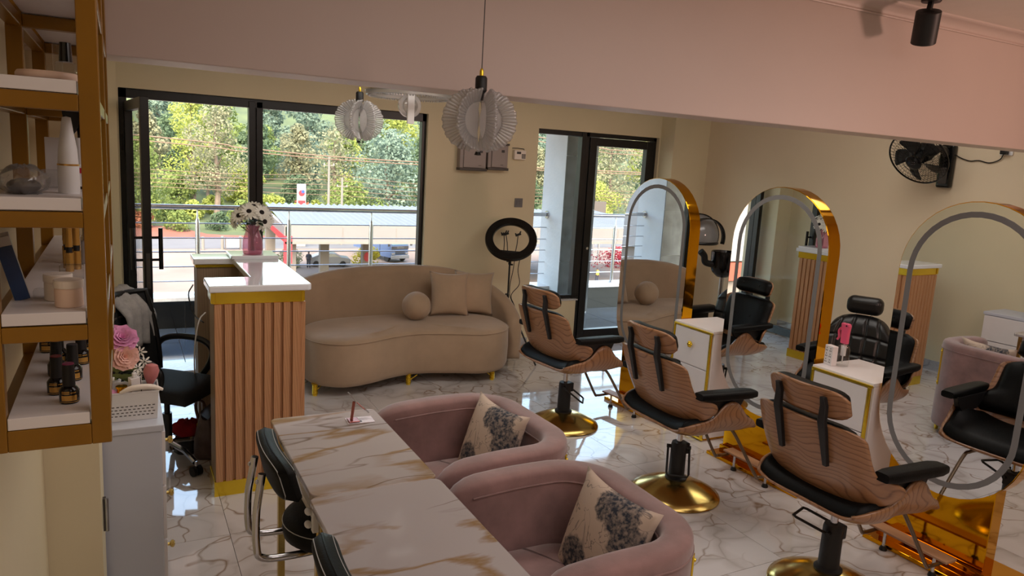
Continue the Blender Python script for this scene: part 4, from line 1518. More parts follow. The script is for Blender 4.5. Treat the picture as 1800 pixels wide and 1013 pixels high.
for x, dx in ((-.055, -.012), (-.02, -.03), (.05, .012)):
    p0 = rc_ + Rm @ Vector((x, 0, -.145))
    p1 = rc_ + Vector((x + dx, -.02, .045))
    h = MB().tube([p0, p0.lerp(p1, .5) + Vector((.004, 0, 0)), p1], .004, 6).obj('phone_arm', 'black_matt', t)
    MB().bar(p1 + Vector((-.024, 0, -.008)), p1 + Vector((.026, 0, .012)), .014, .02).obox(p1 + Vector((.018, 0, .022)), (.4, 0, 1), (0, 1, 0), (1, 0, -.4), .014, .007, .006).obox(p1 + Vector((-.02, 0, .004)), (-.5, 0, .8), (0, 1, 0), (.8, 0, .5), .012, .007, .006).obj('phone_clamp', 'black_matt', h, smooth=0, bevel=.002)
MB().cyl((0, 0, .42), (0, 0, .9), .0085, n=12).cyl((0, 0, .30), (0, 0, .62), .012, n=12).obj('pole', 'black_matt', t)
MB().cyl((0, 0, .9), (0, .0, .985), .014, n=12).obj('tilt_head', 'black_matt', t)
for x, z in ((-.03, .93), (.03, .9), (-.024, .62)):
    MB().cyl((0, 0, z), (x, -.008, z), .008, n=8).obj('knob', 'black_matt', t)
for k in range(3):
    a = math.radians(-36 + k * 120)
    lg = MB().tube([(.015 * math.cos(a), .015 * math.sin(a), .55), (.36 * math.cos(a), .36 * math.sin(a), .008)], .008, 8).obj('leg', 'black_matt', t)
    MB().tube([(0, 0, .33), (.19 * math.cos(a), .19 * math.sin(a), .275)], .005, 6).obj('leg_brace', 'black_matt', lg)
for k, (x0, x1, x2) in enumerate(((.05, .035, .02), (.10, .08, .03))):
    MB().tube(spline([(x0, .02, 1.02 - .02 * k), (x1, .01, .85), (x1 + .02 * (2 * k - 1), 0, .72), (x2, .03, .6), (x2 + .05, .02, .45), (.1, .03, .02)], 6), .0035, 6).obj('cable', 'black_plastic', t)
# ================================================================== office chair with a cardigan, bag and red cloth behind the counter
oc = thing('office_chair', 'black mesh office chair with chrome star base behind the counter', 'office chair', (.20, 4.50, 0), rz=-.60)


def ocb(u, v, off=0.):
    s = 2 * u - 1
    y = .225 * s * (1 - .18 * v)
    z = .50 + .47 * v
    x = -.235 - .06 * v + .06 * math.sin(PI * v) * .3 + .06 * s * s
    return Vector((x + off, y, z))


fr_ = MB()
edge = [ocb(u, v) for u, v in [(k / 8, 0) for k in range(9)] + [(1, k / 8) for k in range(1, 9)] + [(1 - k / 8, 1) for k in range(1, 9)] + [(0, 1 - k / 8) for k in range(1, 8)]]
fr_.tube(edge, .016, 8, loop=True)
fr_.obj('back_frame', 'black_plastic', oc)
MB().grid(lambda u, v: ocb(u, v), 12, 14).obj('back_mesh', 'charcoal_mesh', oc, smooth=180, solid=(.006, 0.))
for k in range(7):
    v = .14 + k * .12
    sp = MB()
    for q in range(3):
        u = .18 + q * .23
        sp.tube([ocb(u, v, .008), ocb(u + .16, v, .008)], .006, 6)
    sp.obj('back_slat', 'dark_grey', oc)
MB().tube(spline([(-.27, 0, .75), (-.31, 0, .6), (-.27, 0, .44), (-.1, 0, .405)], 6), .022, 8).obj('back_spine', 'black_plastic', oc)


def ocs(u, v, off=0.):
    a, s = u, 2 * v - 1
    x = -.22 + .46 * a
    y = .235 * s * (1 - .10 * (1 - a) - .06 * max(0, a - .8) * 5)
    z = .455 + .01 * math.cos(a * PI) + .008 * s * s - .035 * max(0, a - .75) * 4 * max(0, a - .75)
    return Vector((x, y, z + off))


pillow_pad(lambda u, v, o: ocs(u, v, o), 20, 18, .055, -.015, 7).obj('seat', 'charcoal_mesh', oc, smooth=180)
MB().box(-.14, .14, -.12, .12, .395, .44).obj('seat_plate', 'black_plastic', oc, smooth=0, bevel=.01)
for s in (-1, 1):
    MB().tube(spline([(-.20, s * .245, .50), (-.225, s * .262, .58), (-.19, s * .268, .655), (-.08, s * .27, .685), (.06, s * .27, .675), (.13, s * .268, .62), (.115, s * .262, .53), (.05, s * .25, .44), (-.02, s * .2, .42)], 6), .0185, 10).obj('armrest', 'black_plastic', oc)
MB().cyl((0, 0, .10), (0, 0, .30), .026, n=14).cyl((0, 0, .28), (0, 0, .40), .016, n=12).obj('gas_lift', 'black_plastic', oc)
MB().cyl((0, 0, .08), (0, 0, .15), .04, n=18).obj('star_hub', 'chrome', oc)
for k in range(5):
    a = math.radians(-28 + 72 * k)
    d = Vector((math.cos(a), math.sin(a), 0))
    lg = MB().tube([d * .03 + Vector((0, 0, .125)), d * .17 + Vector((0, 0, .115)), d * .27 + Vector((0, 0, .075))], .0155, 10).obj('star_leg', 'chrome', oc)
    MB().cyl(d * .28 + Vector((0, 0, .045)), d * .28 + Vector((0, 0, .085)), .008, n=8).obj('caster_stem', 'chrome', lg)
    sd = Vector((-d.y, d.x, 0))
    w_ = MB()
    for q in (-1, 1):
        w_.cyl(d * .28 + sd * q * .006 + Vector((0, 0, .028)), d * .28 + sd * q * .026 + Vector((0, 0, .028)), .028, n=16)
    w_.obj('caster', 'black_plastic', lg, smooth=40)
ck = MB()


def drape(u, v):
    """cardigan hung over the chair back: up the rear, over the top, down the front"""
    s = 2 * u - 1
    y = .10 + .135 * s
    w_ = .012 * math.sin(u * 21) * (.4 + v)
    if v < .5:
        t_ = v / .5
        return Vector((-.335 + .0 * t_ + w_, y * (1.02 - .1 * t_), .52 + .465 * t_ - .05 * s * s))
    t_ = (v - .5) / .5
    return Vector((-.325 + .115 * min(1, t_ * 3) + w_ - .0 * t_, y * .9, 1.0 - .33 * t_ - .05 * s * s))


cg = ck.grid(drape, 30, 26).obj('cardigan', 'grey_cloth', smooth=180, solid=(.012, 1.), loc=(.20, 4.50, 0))
cg.rotation_euler = (0, 0, -.60)
tag(cg, 'light grey cardigan draped over the office chair back', 'cardigan')

bag = thing('handbag', 'dark brown patterned handbag with tan straps on the floor behind the counter', 'bag', (.45, 4.60, 0), rz=1.25)
bm_ = MB()
rs = []
for k in range(9):
    v = k / 8
    z = .02 + .25 * v
    hx, hy = .17 * (1 + .08 * math.sin(PI * v)), .085 * (1 - .55 * v) * (1 + .2 * math.sin(PI * v))
    rs.append([Vector((hx * math.copysign(abs(math.cos(a)) ** .5, math.cos(a)), hy * math.copysign(abs(math.sin(a)) ** .6, math.sin(a)), z + .02 * math.cos(3 * a) * v)) for a in [2 * PI * i / 28 for i in range(28)]])
rs.insert(0, [p * .9 + Vector((0, 0, -.0 - p.z * .9)) for p in rs[0]])
bm_.rings(rs)
bm_.obj('bag_body', 'bag_leather', bag, smooth=60)
for s in (-1, 1):
    MB().tube(spline([(-.1, s * .05, .22), (-.07, s * .075, .29), (.02, s * .09, .31), (.10, s * .075, .27), (.11, s * .05, .2)], 6), .009, 8).obj('strap', 'strap_leather', bag)
    for x in (-.1, .11):
        MB().lathe([(0, 0), (.016, 0), (.016, .006), (0, .008)], (x, s * .055, .205), 12, axis=(0, s, .3)).obj('strap_ring', 'gold_yellow', bag)
rc2 = MB()
nn = 20
rc2.rings([[Vector((.085 * math.sin(PI * j / 10) * math.cos(2 * PI * i / nn), .06 * math.sin(PI * j / 10) * math.sin(2 * PI * i / nn), max(0, .05 - .055 * math.cos(PI * j / 10)))) * (1 + .12 * math.sin(i * 2.3 + j)) for i in range(nn)] for j in range(1, 10)])
rc_o = rc2.obj('headscarf', 'red_cloth', smooth=180, loc=(.315, 4.625, 0.098))
tag(rc_o, 'crumpled red cloth beside the dark handbag', 'cloth')
sb = MB()
rs = []
for k in range(7):
    v = k / 6
    rs.append([Vector((.12 * (1 - .25 * v ** 3) * math.cos(a) * (1 + .06 * math.sin(5 * a + 3 * v)), .10 * (1 - .25 * v ** 3) * math.sin(a), .145 * v)) for a in [2 * PI * i / 24 for i in range(24)]])
o = sb.rings(rs).obj('black_bag', 'black_plastic', smooth=60, loc=(.325, 4.64, 0))
o.scale = (.72, .72, .72)
tag(o, 'black bag on the floor under the red cloth', 'bag')

# ================================================================== white drawer unit in the left foreground with its basket
wc = thing('white_cabinet', 'white drawer unit with brass knobs in the lower left foreground', 'cabinet', (-.045, 3.33, 0))
MB().box(-.19, .158, -.275, .275, .02, .722).obj('carcass', 'cabinet_side', wc, smooth=0, bevel=.002)
MB().box(-.20, .168, -.285, .285, .724, .75).obj('cabinet_top', 'cabinet_side', wc, smooth=0, bevel=.003)
for k in range(3):
    dr = MB().box(.158, .172, -.27, .27, .035 + .23 * k, .257 + .23 * k).obj('drawer', 'white_lam', wc, smooth=0, bevel=.002)
    for y in (-.16,):
        MB().lathe([(0, 0), (.008, 0), (.007, .012), (.015, .018), (.016, .026), (.009, .032), (0, .033)], (.172, y, .18 + .23 * k), 14, axis=(1, 0, 0)).obj('knob', 'brass_base', dr)
MB().box(-.16, .13, -.25, .25, 0, .02).obj('plinth', 'dark_grey', wc, smooth=0)
hg = thing('door_hinge', 'dark metal hinge on the edge of the wall pier beside the white cabinet', 'hinge', (-.082, 2.8, .53))
MB().box(-.006, .004, -.012, .012, -.06, .06).obj('hinge_leaf', 'dark_grey', hg, smooth=0)
MB().cyl((.006, -.012, -.06), (.006, -.012, .062), .006, n=10).obj('hinge_pin', 'steel', hg)

bk_ = thing('storage_basket', 'white perforated plastic basket of cosmetics on the white cabinet', 'basket', (.01, 3.20, .75))
b = MB()
hx, hy, hz = .10, .075, .115
b.box(-hx * .93, hx * .93, -hy * .93, hy * .93, 0, .004)
rs_o = [[Vector((sx * (hx * (.93 + .07 * v)), sy * (hy * (.93 + .07 * v)), hz * v)) for sx, sy in ((-1, -1), (1, -1), (1, 1), (-1, 1))] for v in (0, 1)]
rs_i = [[Vector((sx * (hx * (.93 + .07 * v) - .003), sy * (hy * (.93 + .07 * v) - .003), hz * v + .003 * (1 - v))) for sx, sy in ((-1, -1), (1, -1), (1, 1), (-1, 1))] for v in (1, 0)]
b.rings(rs_o + rs_i, cap0=True, cap1=True)
b.obj('basket_wall', 'white_plastic', bk_, smooth=0, bevel=.002)
MB().tube([(-hx, -hy, hz), (hx, -hy, hz), (hx, hy, hz), (-hx, hy, hz)], .0035, 6, loop=True).obj('rim', 'white_plastic', bk_)
sl_ = MB()
for r_ in range(4):
    for k in range(11):
        x = -.083 + k * .0158 + (.006 if r_ % 2 else 0)
        z = .022 + .0125 * r_
        sl_.box(x - .0045, x + .0045, -hy * (.93 + .07 * z / hz) - .0012, -hy * .93 + .004, z - .0016, z + .0016)
so = sl_.obj('slots', 'dark_grey', bk_, smooth=0)
so['kind'] = 'stuff'


def simple(name, label, cat, loc, mat, mb, smooth=35, bevel=0., rot=None, group=None):
    o = mb.obj(name, mat, smooth=smooth, bevel=bevel, loc=loc)
    if rot:
        o.rotation_euler = rot
    return tag(o, label, cat, group)


t = thing('perfume_bottle', 'round gold perfume bottle in the white basket', 'bottle', (-.02, 3.17, .80))
MB().lathe([(0, 0), (.022, 0), (.03, .012), (.032, .03), (.026, .046), (.012, .052), (0, .052)], (0, 0, 0), 22).obj('bottle_body', 'gold_yellow', t)
MB().lathe([(0, .05), (.017, .05), (.017, .075), (.021, .076), (.021, .083), (0, .084)], (0, 0, 0), 18).obj('cap', 'gold', t)
MB().lathe([(0, 0), (.028, 0), (.028, -.045), (0, -.045)], (0, 0, 0), 14).obj('box', 'white_plastic', t)
t = thing('product_box', 'tall white product carton standing in the basket', 'box', (.033, 3.19, .757), rot=(.05, -.06, .35))
MB().box(-.02, .02, -.016, .016, 0, .155).obj('carton', 'white_lam', t, smooth=0, bevel=.001)
MB().box(.0145, .0175, -.0165, .0165, 0, .155).obj('dark_stripe', 'black_plastic', t, smooth=0)
MB().box(-.008, .008, -.008, .008, .155, .175).obj('cap', 'white_plastic', t, smooth=0, bevel=.003)
t = thing('makeup_brush', 'pink blush brush standing in the basket', 'brush', (.072, 3.23, .757), rot=(0, .10, 0))
MB().lathe([(0, .0), (.006, .0), (.008, .08), (.013, .10), (.013, .112), (0, .112)], (0, 0, 0), 14).obj('handle', 'rose_gold', t)
MB().lathe([(0, .11), (.013, .112), (.026, .14), (.03, .165), (.022, .187), (0, .195)], (0, 0, 0), 18).obj('bristles', 'blush', t)
simple('small_carton', 'small white carton beside the blush brush', 'box', (.07, 3.16, .757), 'white_lam', MB().box(-.019, .019, -.012, .012, 0, .12), 0, .001)
simple('nail_carton', 'pale carton at the back of the white basket', 'box', (.085, 3.25, .757), 'cabinet_side', MB().box(-.014, .014, -.012, .012, 0, .165), 0, .001)
o = MB().tube(spline([(-.045, -.03, .0), (.0, -.035, .018), (.06, -.03, .017), (.105, -.02, -.002)], 6), lambda s: .011 * (1 - .5 * abs(2 * s - 1) ** 3), 10).obj('hair_band', 'cream_lid', smooth=60, loc=(.02, 3.155, .868))
tag(o, 'cream padded hair band lying across the basket rim', 'hair band')
simple('pink_sachet', 'pink sachet at the left of the white basket', 'sachet', (-.06, 3.17, .85), 'petal_pink', MB().ball((0, 0, 0), (.028, .02, .022), 14, 8), 180)
simple('black_vial', 'small black vial at the left of the white basket', 'bottle', (-.065, 3.22, .757), 'black_plastic', MB().lathe([(0, 0), (.012, 0), (.012, .13), (.008, .135), (.008, .16), (0, .16)], n=14), 35)

fb_ = thing('artificial_bouquet', 'pink and cream artificial bouquet behind the white basket', 'flowers', (-.05, 3.32, .75))
MB().lathe([(0, 0), (.03, 0), (.034, .02), (.026, .10), (.03, .12), (0, .12)], (0, 0, 0), 18).obj('pot', 'white_plastic', fb_)
rnd = random.Random(5)


def peony(c, r, mat, parent, n):
    m = MB()
    c, n = Vector(c), Vector(n).normalized()
    q = n.to_track_quat('Z', 'Y')
    for row in range(5):
        np_ = 9 - row
        rr = r * (1 - .15 * row)
        lift = .12 + .22 * row
        for k in range(np_):
            a = 2 * PI * (k + .5 * row) / np_ + rnd.uniform(-.15, .15)
            d, sd = Vector((math.cos(a), math.sin(a), 0)), Vector((-math.sin(a), math.cos(a), 0))
            pts = []
            for s_, wd in ((.1, .2), (.45, .75), (.8, 1.), (1., .75)):
                for t_ in (-1, -.35, .35, 1):
                    cup = .12 * abs(t_) ** 2
                    z = rr * (lift * s_ * 1.6 + cup + .05 * math.sin(9 * t_ + k) * s_) * (1 - .25 * s_ * s_)
                    rad = rr * s_ * (1 - .5 * lift)
                    pts.append(c + q @ (d * rad + sd * t_ * wd * rr * .5 + Vector((0, 0, z))))
            m.add(pts, [(4 * j + i, 4 * j + i + 1, 4 * j + i + 5, 4 * j + i + 4) for j in range(3) for i in range(3)])
    f = m.obj('flower', mat, parent, smooth=180)
    MB().tube(spline([c, c * .6 + Vector((0, 0, .04)), (c.x * .2, c.y * .2, .12)], 4), .003, 5).obj('stem', 'leaf_light', f)


peony((.035, -.06, .30), .062, 'petal_pink', fb_, (.2, -.8, .7))
peony((.04, -.09, .235), .058, 'petal_peach', fb_, (.3, -.9, .3))
for c in ((.10, -.07, .245), (.115, -.06, .20), (.09, -.09, .185), (.075, -.05, .285), (.105, -.08, .16)):
    daisy(c, (rnd.uniform(-.5, .5), -1, .5), .026, fb_, 'petal_white', None, 1, 7)
for k in range(9):
    a = rnd.uniform(-1.5, .3)
    c = Vector((.0 + .085 * k / 9, -.09, .13 + rnd.uniform(0, .08)))
    d = Vector((math.cos(a), -.3, math.sin(a) * .5)).normalized()
    s = d.cross(Vector((0, 1, 0))).normalized()
    MB().add([c - d * .045, c + s * .008, c + d * .04, c - s * .008], [(0, 1, 2, 3)]).obj('leaf', 'leaf_light', fb_, smooth=0, solid=(.001, 0))

# ================================================================== ochre metal shelf on the left wall
sh = thing('display_shelf', 'ochre metal frame shelf with white boards on the left wall', 'shelf', (-.12, 2.0, 1.0))
SHO = Vector((-.12, 2.0, 1.0))


def SB(x0, x1, y0, y1, z0, z1):
    return MB().box(x0 - SHO.x, x1 - SHO.x, y0 - SHO.y, y1 - SHO.y, z0 - SHO.z, z1 - SHO.z)


FYS = (1.46, 2.03, 2.60)
RAILS = (1.318, 1.505, 1.700, 1.894, 2.085)
for fy in FYS:
    for (x0, x1) in ((-.215, -.183), (-.058, -.027)):
        SB(x0, x1, fy - .015, fy + .015, 1.30, 2.30).obj('upright', 'ochre', sh, smooth=0, bevel=.002)
    for z in RAILS:
        SB(-.183, -.058, fy - .0149, fy + .0149, z - .0135 if z > 1.4 else z - .018, z + .0135 if z > 1.4 else z + .02).obj('cross_rail', 'ochre', sh, smooth=0, bevel=.002)
for x0, x1 in ((-.213, -.185), (-.056, -.029)):
    for z in RAILS:
        SB(x0, x1, 1.475, 2.585, z - .0125, z + .012).obj('side_rail', 'ochre', sh, smooth=0, bevel=.002)
BOARD = []
for k, z in enumerate(RAILS):
    zt = (1.36, 1.542, 1.737, 1.930, 2.122)[k]
    BOARD.append(zt)
    SB(-.182, -.06, 1.447 if k < 4 else 1.47, 2.6, zt - .021, zt).obj('board', 'white_lam', sh, smooth=0, bevel=.001)


# gel polish bottles on the lowest board
def polish(loc, cap, label, rz=0.):
    t = thing('gel_polish_bottle', label, 'bottle', loc, rz, group='gel polish bottles on the lowest shelf board')
    MB().lathe([(0, 0), (.0145, 0), (.0165, .003), (.0165, .024), (.0125, .030), (.0085, .033), (0, .033)], (0, 0, 0), 20).obj('bottle_body', 'lacq_black', t)
    MB().lathe([(0, .032), (.0105, .032), (.0098, .072), (0, .072)], (0, 0, 0), 18).obj('cap', 'black_matt', t)
    MB().lathe([(0, .0718), (.0096, .0718), (.0094, .0736), (0, .0738)], (0, 0, 0), 18).obj('cap_top', cap, t)
    lb = MB()
    for z0, z1, a0, a1 in ((.0065, .0165, -2.35, -.75), (.0195, .0212, -2.35, -1.5), (.0225, .0242, -2.3, -1.5), (.0205, .0225, -1.4, -.85), (.0035, .0045, -2.6, -.4)):
        n_ = 8
        lb.rings([[Vector(((.0167) * math.cos(a0 + (a1 - a0) * k / n_), .0167 * math.sin(a0 + (a1 - a0) * k / n_), z)) for k in range(n_ + 1)] for z in (z0, z1)], closed=False)
    lb.obj('gold_print', 'label_gold', t, smooth=180)
    return t


zb = BOARD[0]
polish((-.094, 1.515, zb), M['cap0'], 'gel polish with a plum cap top, nearest on the lowest board')
polish((-.117, 1.575, zb), M['cap1'], 'gel polish with a dark red cap top, second from the front')
polish((-.095, 1.66, zb), M['cap4'], 'gel polish with a slate cap top behind the plum one')
polish((-.125, 1.70, zb), M['cap2'], 'gel polish with an orange cap top in the third row')
polish((-.085, 1.78, zb), M['cap6'], 'gel polish with a dark purple cap top by the post, front of its row')
polish((-.128, 1.80, zb), M['cap3'], 'gel polish with a maroon cap top behind the orange one')
polish((-.155, 1.90, zb), M['cap5'], 'gel polish with an amber cap top, leftmost on the lowest board')
polish((-.078, 1.87, zb), M['cap7'], 'gel polish with a brown cap top, second by the post')
polish((-.070, 1.96, zb), M['cap3'], 'gel polish with a wine cap top, third by the post')
polish((-.064, 2.07, zb), M['cap1'], 'gel polish farthest back by the post')

# jars, lipsticks and cartons on the second board
zb = BOARD[1]


def jar(loc, label, col):
    t = thing('cream_jar', label, 'jar', loc, group='cream jars on the second shelf board')
    MB().lathe([(0, 0), (.0205, 0), (.0225, .002), (.0225, .031), (.021, .034), (0, .034)], (0, 0, 0), 28).obj('jar_body', col, t)
    MB().lathe([(0, .0345), (.023, .0345), (.0235, .036), (.0235, .047), (.0222, .0485), (0, .0485)], (0, 0, 0), 28).obj('lid', 'cream_lid', t)


jar((-.087, 1.50, zb), 'pale pink cream jar with a white lid, front of the pair', 'cream_jar')
jar((-.107, 1.565, zb), 'cream jar partly hidden behind the pale pink one', 'cream_lid')
t = thing('leaning_pack', 'blue and silver product pack leaning on the left of the second board', 'pack', (-.166, 1.60, zb + .001), rot=(0, -.24, .12))
MB().box(-.013, .012, -.03, .03, 0, .118).obj('pack_box', 'silver_pack', t, smooth=0, bevel=.001)
MB().box(-.0125, .0115, -.0312, -.0299, .0, .10).obj('blue_face', 'blue_pack', t, smooth=0)
rnd = random.Random(11)
for k, (x, y, h) in enumerate(((-.113, 1.95, .115), (-.100, 1.97, .118), (-.106, 1.90, .10), (-.093, 1.93, .105), (-.118, 2.02, .10), (-.098, 2.04, .11))):
    lbl = ('gold lipstick tube front left in the gold cluster', 'gold lipstick tube, tallest of the gold cluster', 'gold lipstick tube on the clear block', 'gold lipstick tube at the right of the cluster', 'gold lipstick tube at the back left of the cluster', 'gold lipstick tube at the back of the cluster')[k]
    t = thing('lipstick_tube', lbl, 'lipstick', (x, y, zb), group='gold lipstick tubes on the second board')
    MB().lathe([(0, 0), (.0085, 0), (.0085, .042), (0, .042)], (0, 0, 0), 14).obj('tube_base', 'label_gold', t)
    MB().lathe([(0, .042), (.0062, .042), (.0062, .055), (0, .055)], (0, 0, 0), 12).obj('tube_neck', 'black_matt', t)
    MB().lathe([(0, .055), (.0078, .055), (.007, h), (0, h)], (0, 0, 0), 14).obj('cap', 'label_gold', t)
simple('acrylic_block', 'clear acrylic block in front of the gold lipsticks', 'block', (-.097, 1.80, zb), 'clear_glass', MB().box(-.022, .022, -.014, .014, 0, .03), 0, .002)
simple('glitter_pot', 'small clear glitter pot beside the jars', 'pot', (-.138, 1.585, zb), 'clear_glass', MB().lathe([(0, 0), (.010, 0), (.011, .012), (.008, .018), (0, .02)], n=14), 35)
for k, (x, y, bm, cm, lbl) in enumerate(((-.080, 2.13, 'label_cream', 'label_gold', 'cream bottle with a gold cap behind the lipsticks'), (-.066, 2.20, 'red_label', 'black_plastic', 'red bottle with a black cap by the shelf post'), (-.075, 2.02, 'silver_pack', 'silver_pack', 'silver tube standing by the gold lipsticks'))):
    t = thing('nail_care_bottle', lbl, 'bottle', (x, y, zb))
    MB().box(-.013, .013, -.013, .013, 0, .055).obj('bottle_body', bm, t, smooth=0, bevel=.004)
    MB().lathe([(0, .054), (.009, .054), (.008, .115), (0, .115)], (0, 0, 0), 14).obj('cap', cm, t)

# third board: bag of hair pieces, spray bottles, cartons
zb = BOARD[2]
t = thing('bag_of_clips', 'clear plastic bag with a dark hair piece on the third board', 'bag', (-.148, 1.53, zb))
m = MB()
nn = 22
m.rings([[Vector((.036 * math.sin(PI * j / 12) * math.cos(2 * PI * i / nn) * (1 + .16 * math.sin(3 * i + 2 * j)), .045 * math.sin(PI * j / 12) * math.sin(2 * PI * i / nn), max(0., .022 - .026 * math.cos(PI * j / 12) + .005 * math.sin(4 * i)))) for i in range(nn)] for j in range(1, 12)])
m.obj('film', 'bag_film', t, smooth=180)
MB().ball((.0, 0, .014), (.026, .034, .013), 14, 8).obj('hair_piece', 'dark_grey', t)
t = thing('white_spray', 'white spray bottle with a gold band on the third board', 'bottle', (-.083, 1.57, zb))
MB().lathe([(0, 0), (.0165, 0), (.0175, .002), (.017, .052), (0, .054)], (0, 0, 0), 24).obj('bottle_body', 'white_plastic', t)
MB().lathe([(.0176, .050), (.0178, .050), (.0178, .053), (.0172, .053)], (0, 0, 0), 24).obj('gold_band', 'label_gold', t)
MB().lathe([(0, .053), (.0165, .053), (.015, .08), (.010, .112), (.007, .135), (0, .137)], (0, 0, 0), 24).obj('cap', 'white_plastic', t)
t = thing('black_pump_bottle', 'black pump bottle behind the white spray bottle', 'bottle', (-.056, 1.72, zb))
MB().lathe([(0, 0), (.017, 0), (.018, .08), (.012, .098), (0, .1)], (0, 0, 0), 20).obj('bottle_body', 'lacq_black', t)
MB().lathe([(0, .098), (.017, .098), (.018, .125), (.013, .14), (0, .142)], (0, 0, 0), 20).obj('collar', 'black_plastic', t)
MB().prism([(-.042, .150), (.008, .150), (.012, .128), (-.01, .126), (-.024, .105), (-.036, .112)], lambda a, b, q: (a, q, b), -.011, .011).obj('trigger', 'black_plastic', t, smooth=0, bevel=.002)
simple('white_carton', 'white carton standing left of the white spray bottle', 'box', (-.118, 1.78, zb + .0), 'white_lam', MB().box(-.015, .015, -.012, .012, 0, .098), 0, .001)
simple('clear_case', 'clear plastic case in front of the white carton', 'case', (-.118, 1.72, zb), 'bag_film', MB().box(-.02, .02, -.016, .016, 0, .036), 0, .004)
t = thing('white_bottle', 'white bottle with a red label by the shelf post', 'bottle', (-.066, 1.65, zb))
MB().box(-.0135, .0135, -.012, .012, 0, .05).obj('bottle_body', 'white_plastic', t, smooth=0, bevel=.003)
MB().box(-.008, .009, -.0132, -.0118, .034, .044).obj('label_mark', 'red_label', t, smooth=0)
MB().box(-.010, .0125, -.0132, -.0118, .004, .009).obj('label_line', 'black_plastic', t, smooth=0)
MB().lathe([(0, .05), (.008, .05), (.0105, .1), (0, .1)], (0, 0, 0), 14).obj('cap', 'white_plastic', t)

# top visible board: compact, clear bottle with a black cap, vial
zb = BOARD[3]
t = thing('nail_varnish', 'clear nail varnish with a black cap on the upper board', 'bottle', (-.078, 1.53, zb + .0157))
MB().box(-.016, .016, -.012, .012, 0, .018).obj('bottle_body', 'clear_glass', t, smooth=0, bevel=.004)
MB().lathe([(0, .019), (.0105, .019), (.0088, .051), (0, .052)], (0, 0, 0), 18).obj('cap', 'black_gloss', t)
simple('pink_compact', 'pale pink compact lying on the upper board', 'compact', (-.106, 1.53, zb), 'cream_jar', MB().lathe([(0, .003), (.045, .003), (.047, .006), (.047, .010), (.044, .0148), (0, .0155)], n=28), 35)
simple('clear_vial', 'slim clear vial behind the black-capped varnish', 'bottle', (-.094, 1.60, zb), 'clear_glass', MB().lathe([(0, 0), (.008, 0), (.008, .068), (.005, .072), (0, .072)], n=14), 35)

# ================================================================== pendant lamps with pressed-glass petals


def pendant(loc, label, rz):
    t = thing('pendant_lamp', label, 'pendant lamp', loc, rz, group='pressed-glass pendant lamps')
    top = ZC - loc[2]
    MB().cyl((0, 0, .165), (0, 0, top), .0018, n=6).obj('wire', 'dark_grey', t)
    MB().lathe([(0, top - .02), (.05, top - .02), (.05, top), (0, top)], (0, 0, 0), 24).obj('ceiling_rose', 'black_matt', t)
    MB().lathe([(0, .146), (.007, .146), (.007, .164), (.004, .172), (0, .172)], (0, 0, 0), 14).obj('cable_gland', 'gold_yellow', t)
    MB().lathe([(0, .066), (.010, .066), (.012, .088), (.0205, .098), (.0205, .14), (.016, .147), (0, .147)], (0, 0, 0), 20).obj('socket', 'black_matt', t)
    MB().cyl((0, 0, -.115), (0, 0, .07), .0055, n=10).obj('centre_rod', 'clear_glass', t)
    MB().lathe([(0, -.122), (.012, -.12), (.008, -.108), (0, -.108)], (0, 0, 0), 12).obj('end_cap', 'black_matt', t)
    R0 = .119
    for k in range(6):
        a = k * PI / 3 + .18

        def pt(r, th, off):
            """half disc in the plane of angle a"""
            sc = 1 + .018 * math.cos(22 * th) * (r > .6) + (.03 * math.exp(-((abs(th) - .9) / .5) ** 2))
            rr = R0 * r * sc
            x = .006 + rr * math.cos(th)
            z = .88 * rr * math.sin(th) - .002
            y = .0042 * math.sin(52 * th + 3 * r) * smoothstep(.35, .9, r) + .032 * r * r + off
            ca, sa = math.cos(a), math.sin(a)
            return Vector((x * ca - y * sa, x * sa + y * ca, z))
        n1, n2 = 110, 6
        inner = MB().grid(lambda u, v: pt(v * .62, -1.45 + 2.9 * u, 0), 30, 4)
        outer = MB().grid(lambda u, v: pt(.60 + .40 * v, -1.45 + 2.9 * u, 0), n1 * 2, n2)
        o = outer.obj('glass_petal', 'crystal', t, smooth=180, solid=(.006, 0))
        inner.obj('frosted_core', 'frost_glass', o, smooth=180, solid=(.003, 0))
    return t


pendant((1.105, 2.38, 1.975), 'pressed-glass pendant lamp hanging in front of the beam, larger in view', .1)
pendant((1.14, 3.98, 2.012), 'pressed-glass pendant lamp hanging behind the beam before the window', .5)

ch = thing('crystal_chandelier', 'crystal ring ceiling light glimpsed under the beam', 'chandelier', (1.60, 4.5, 2.198))
nn = 72


def cring(r0, r1, z0, z1):
    return MB().rings([[Vector((r * math.cos(2 * PI * k / nn), r * math.sin(2 * PI * k / nn), z)) for r, z in ((r0, z0), (r1, z0), (r1, z1), (r0, z1))] for k in range(nn)], loop=True)


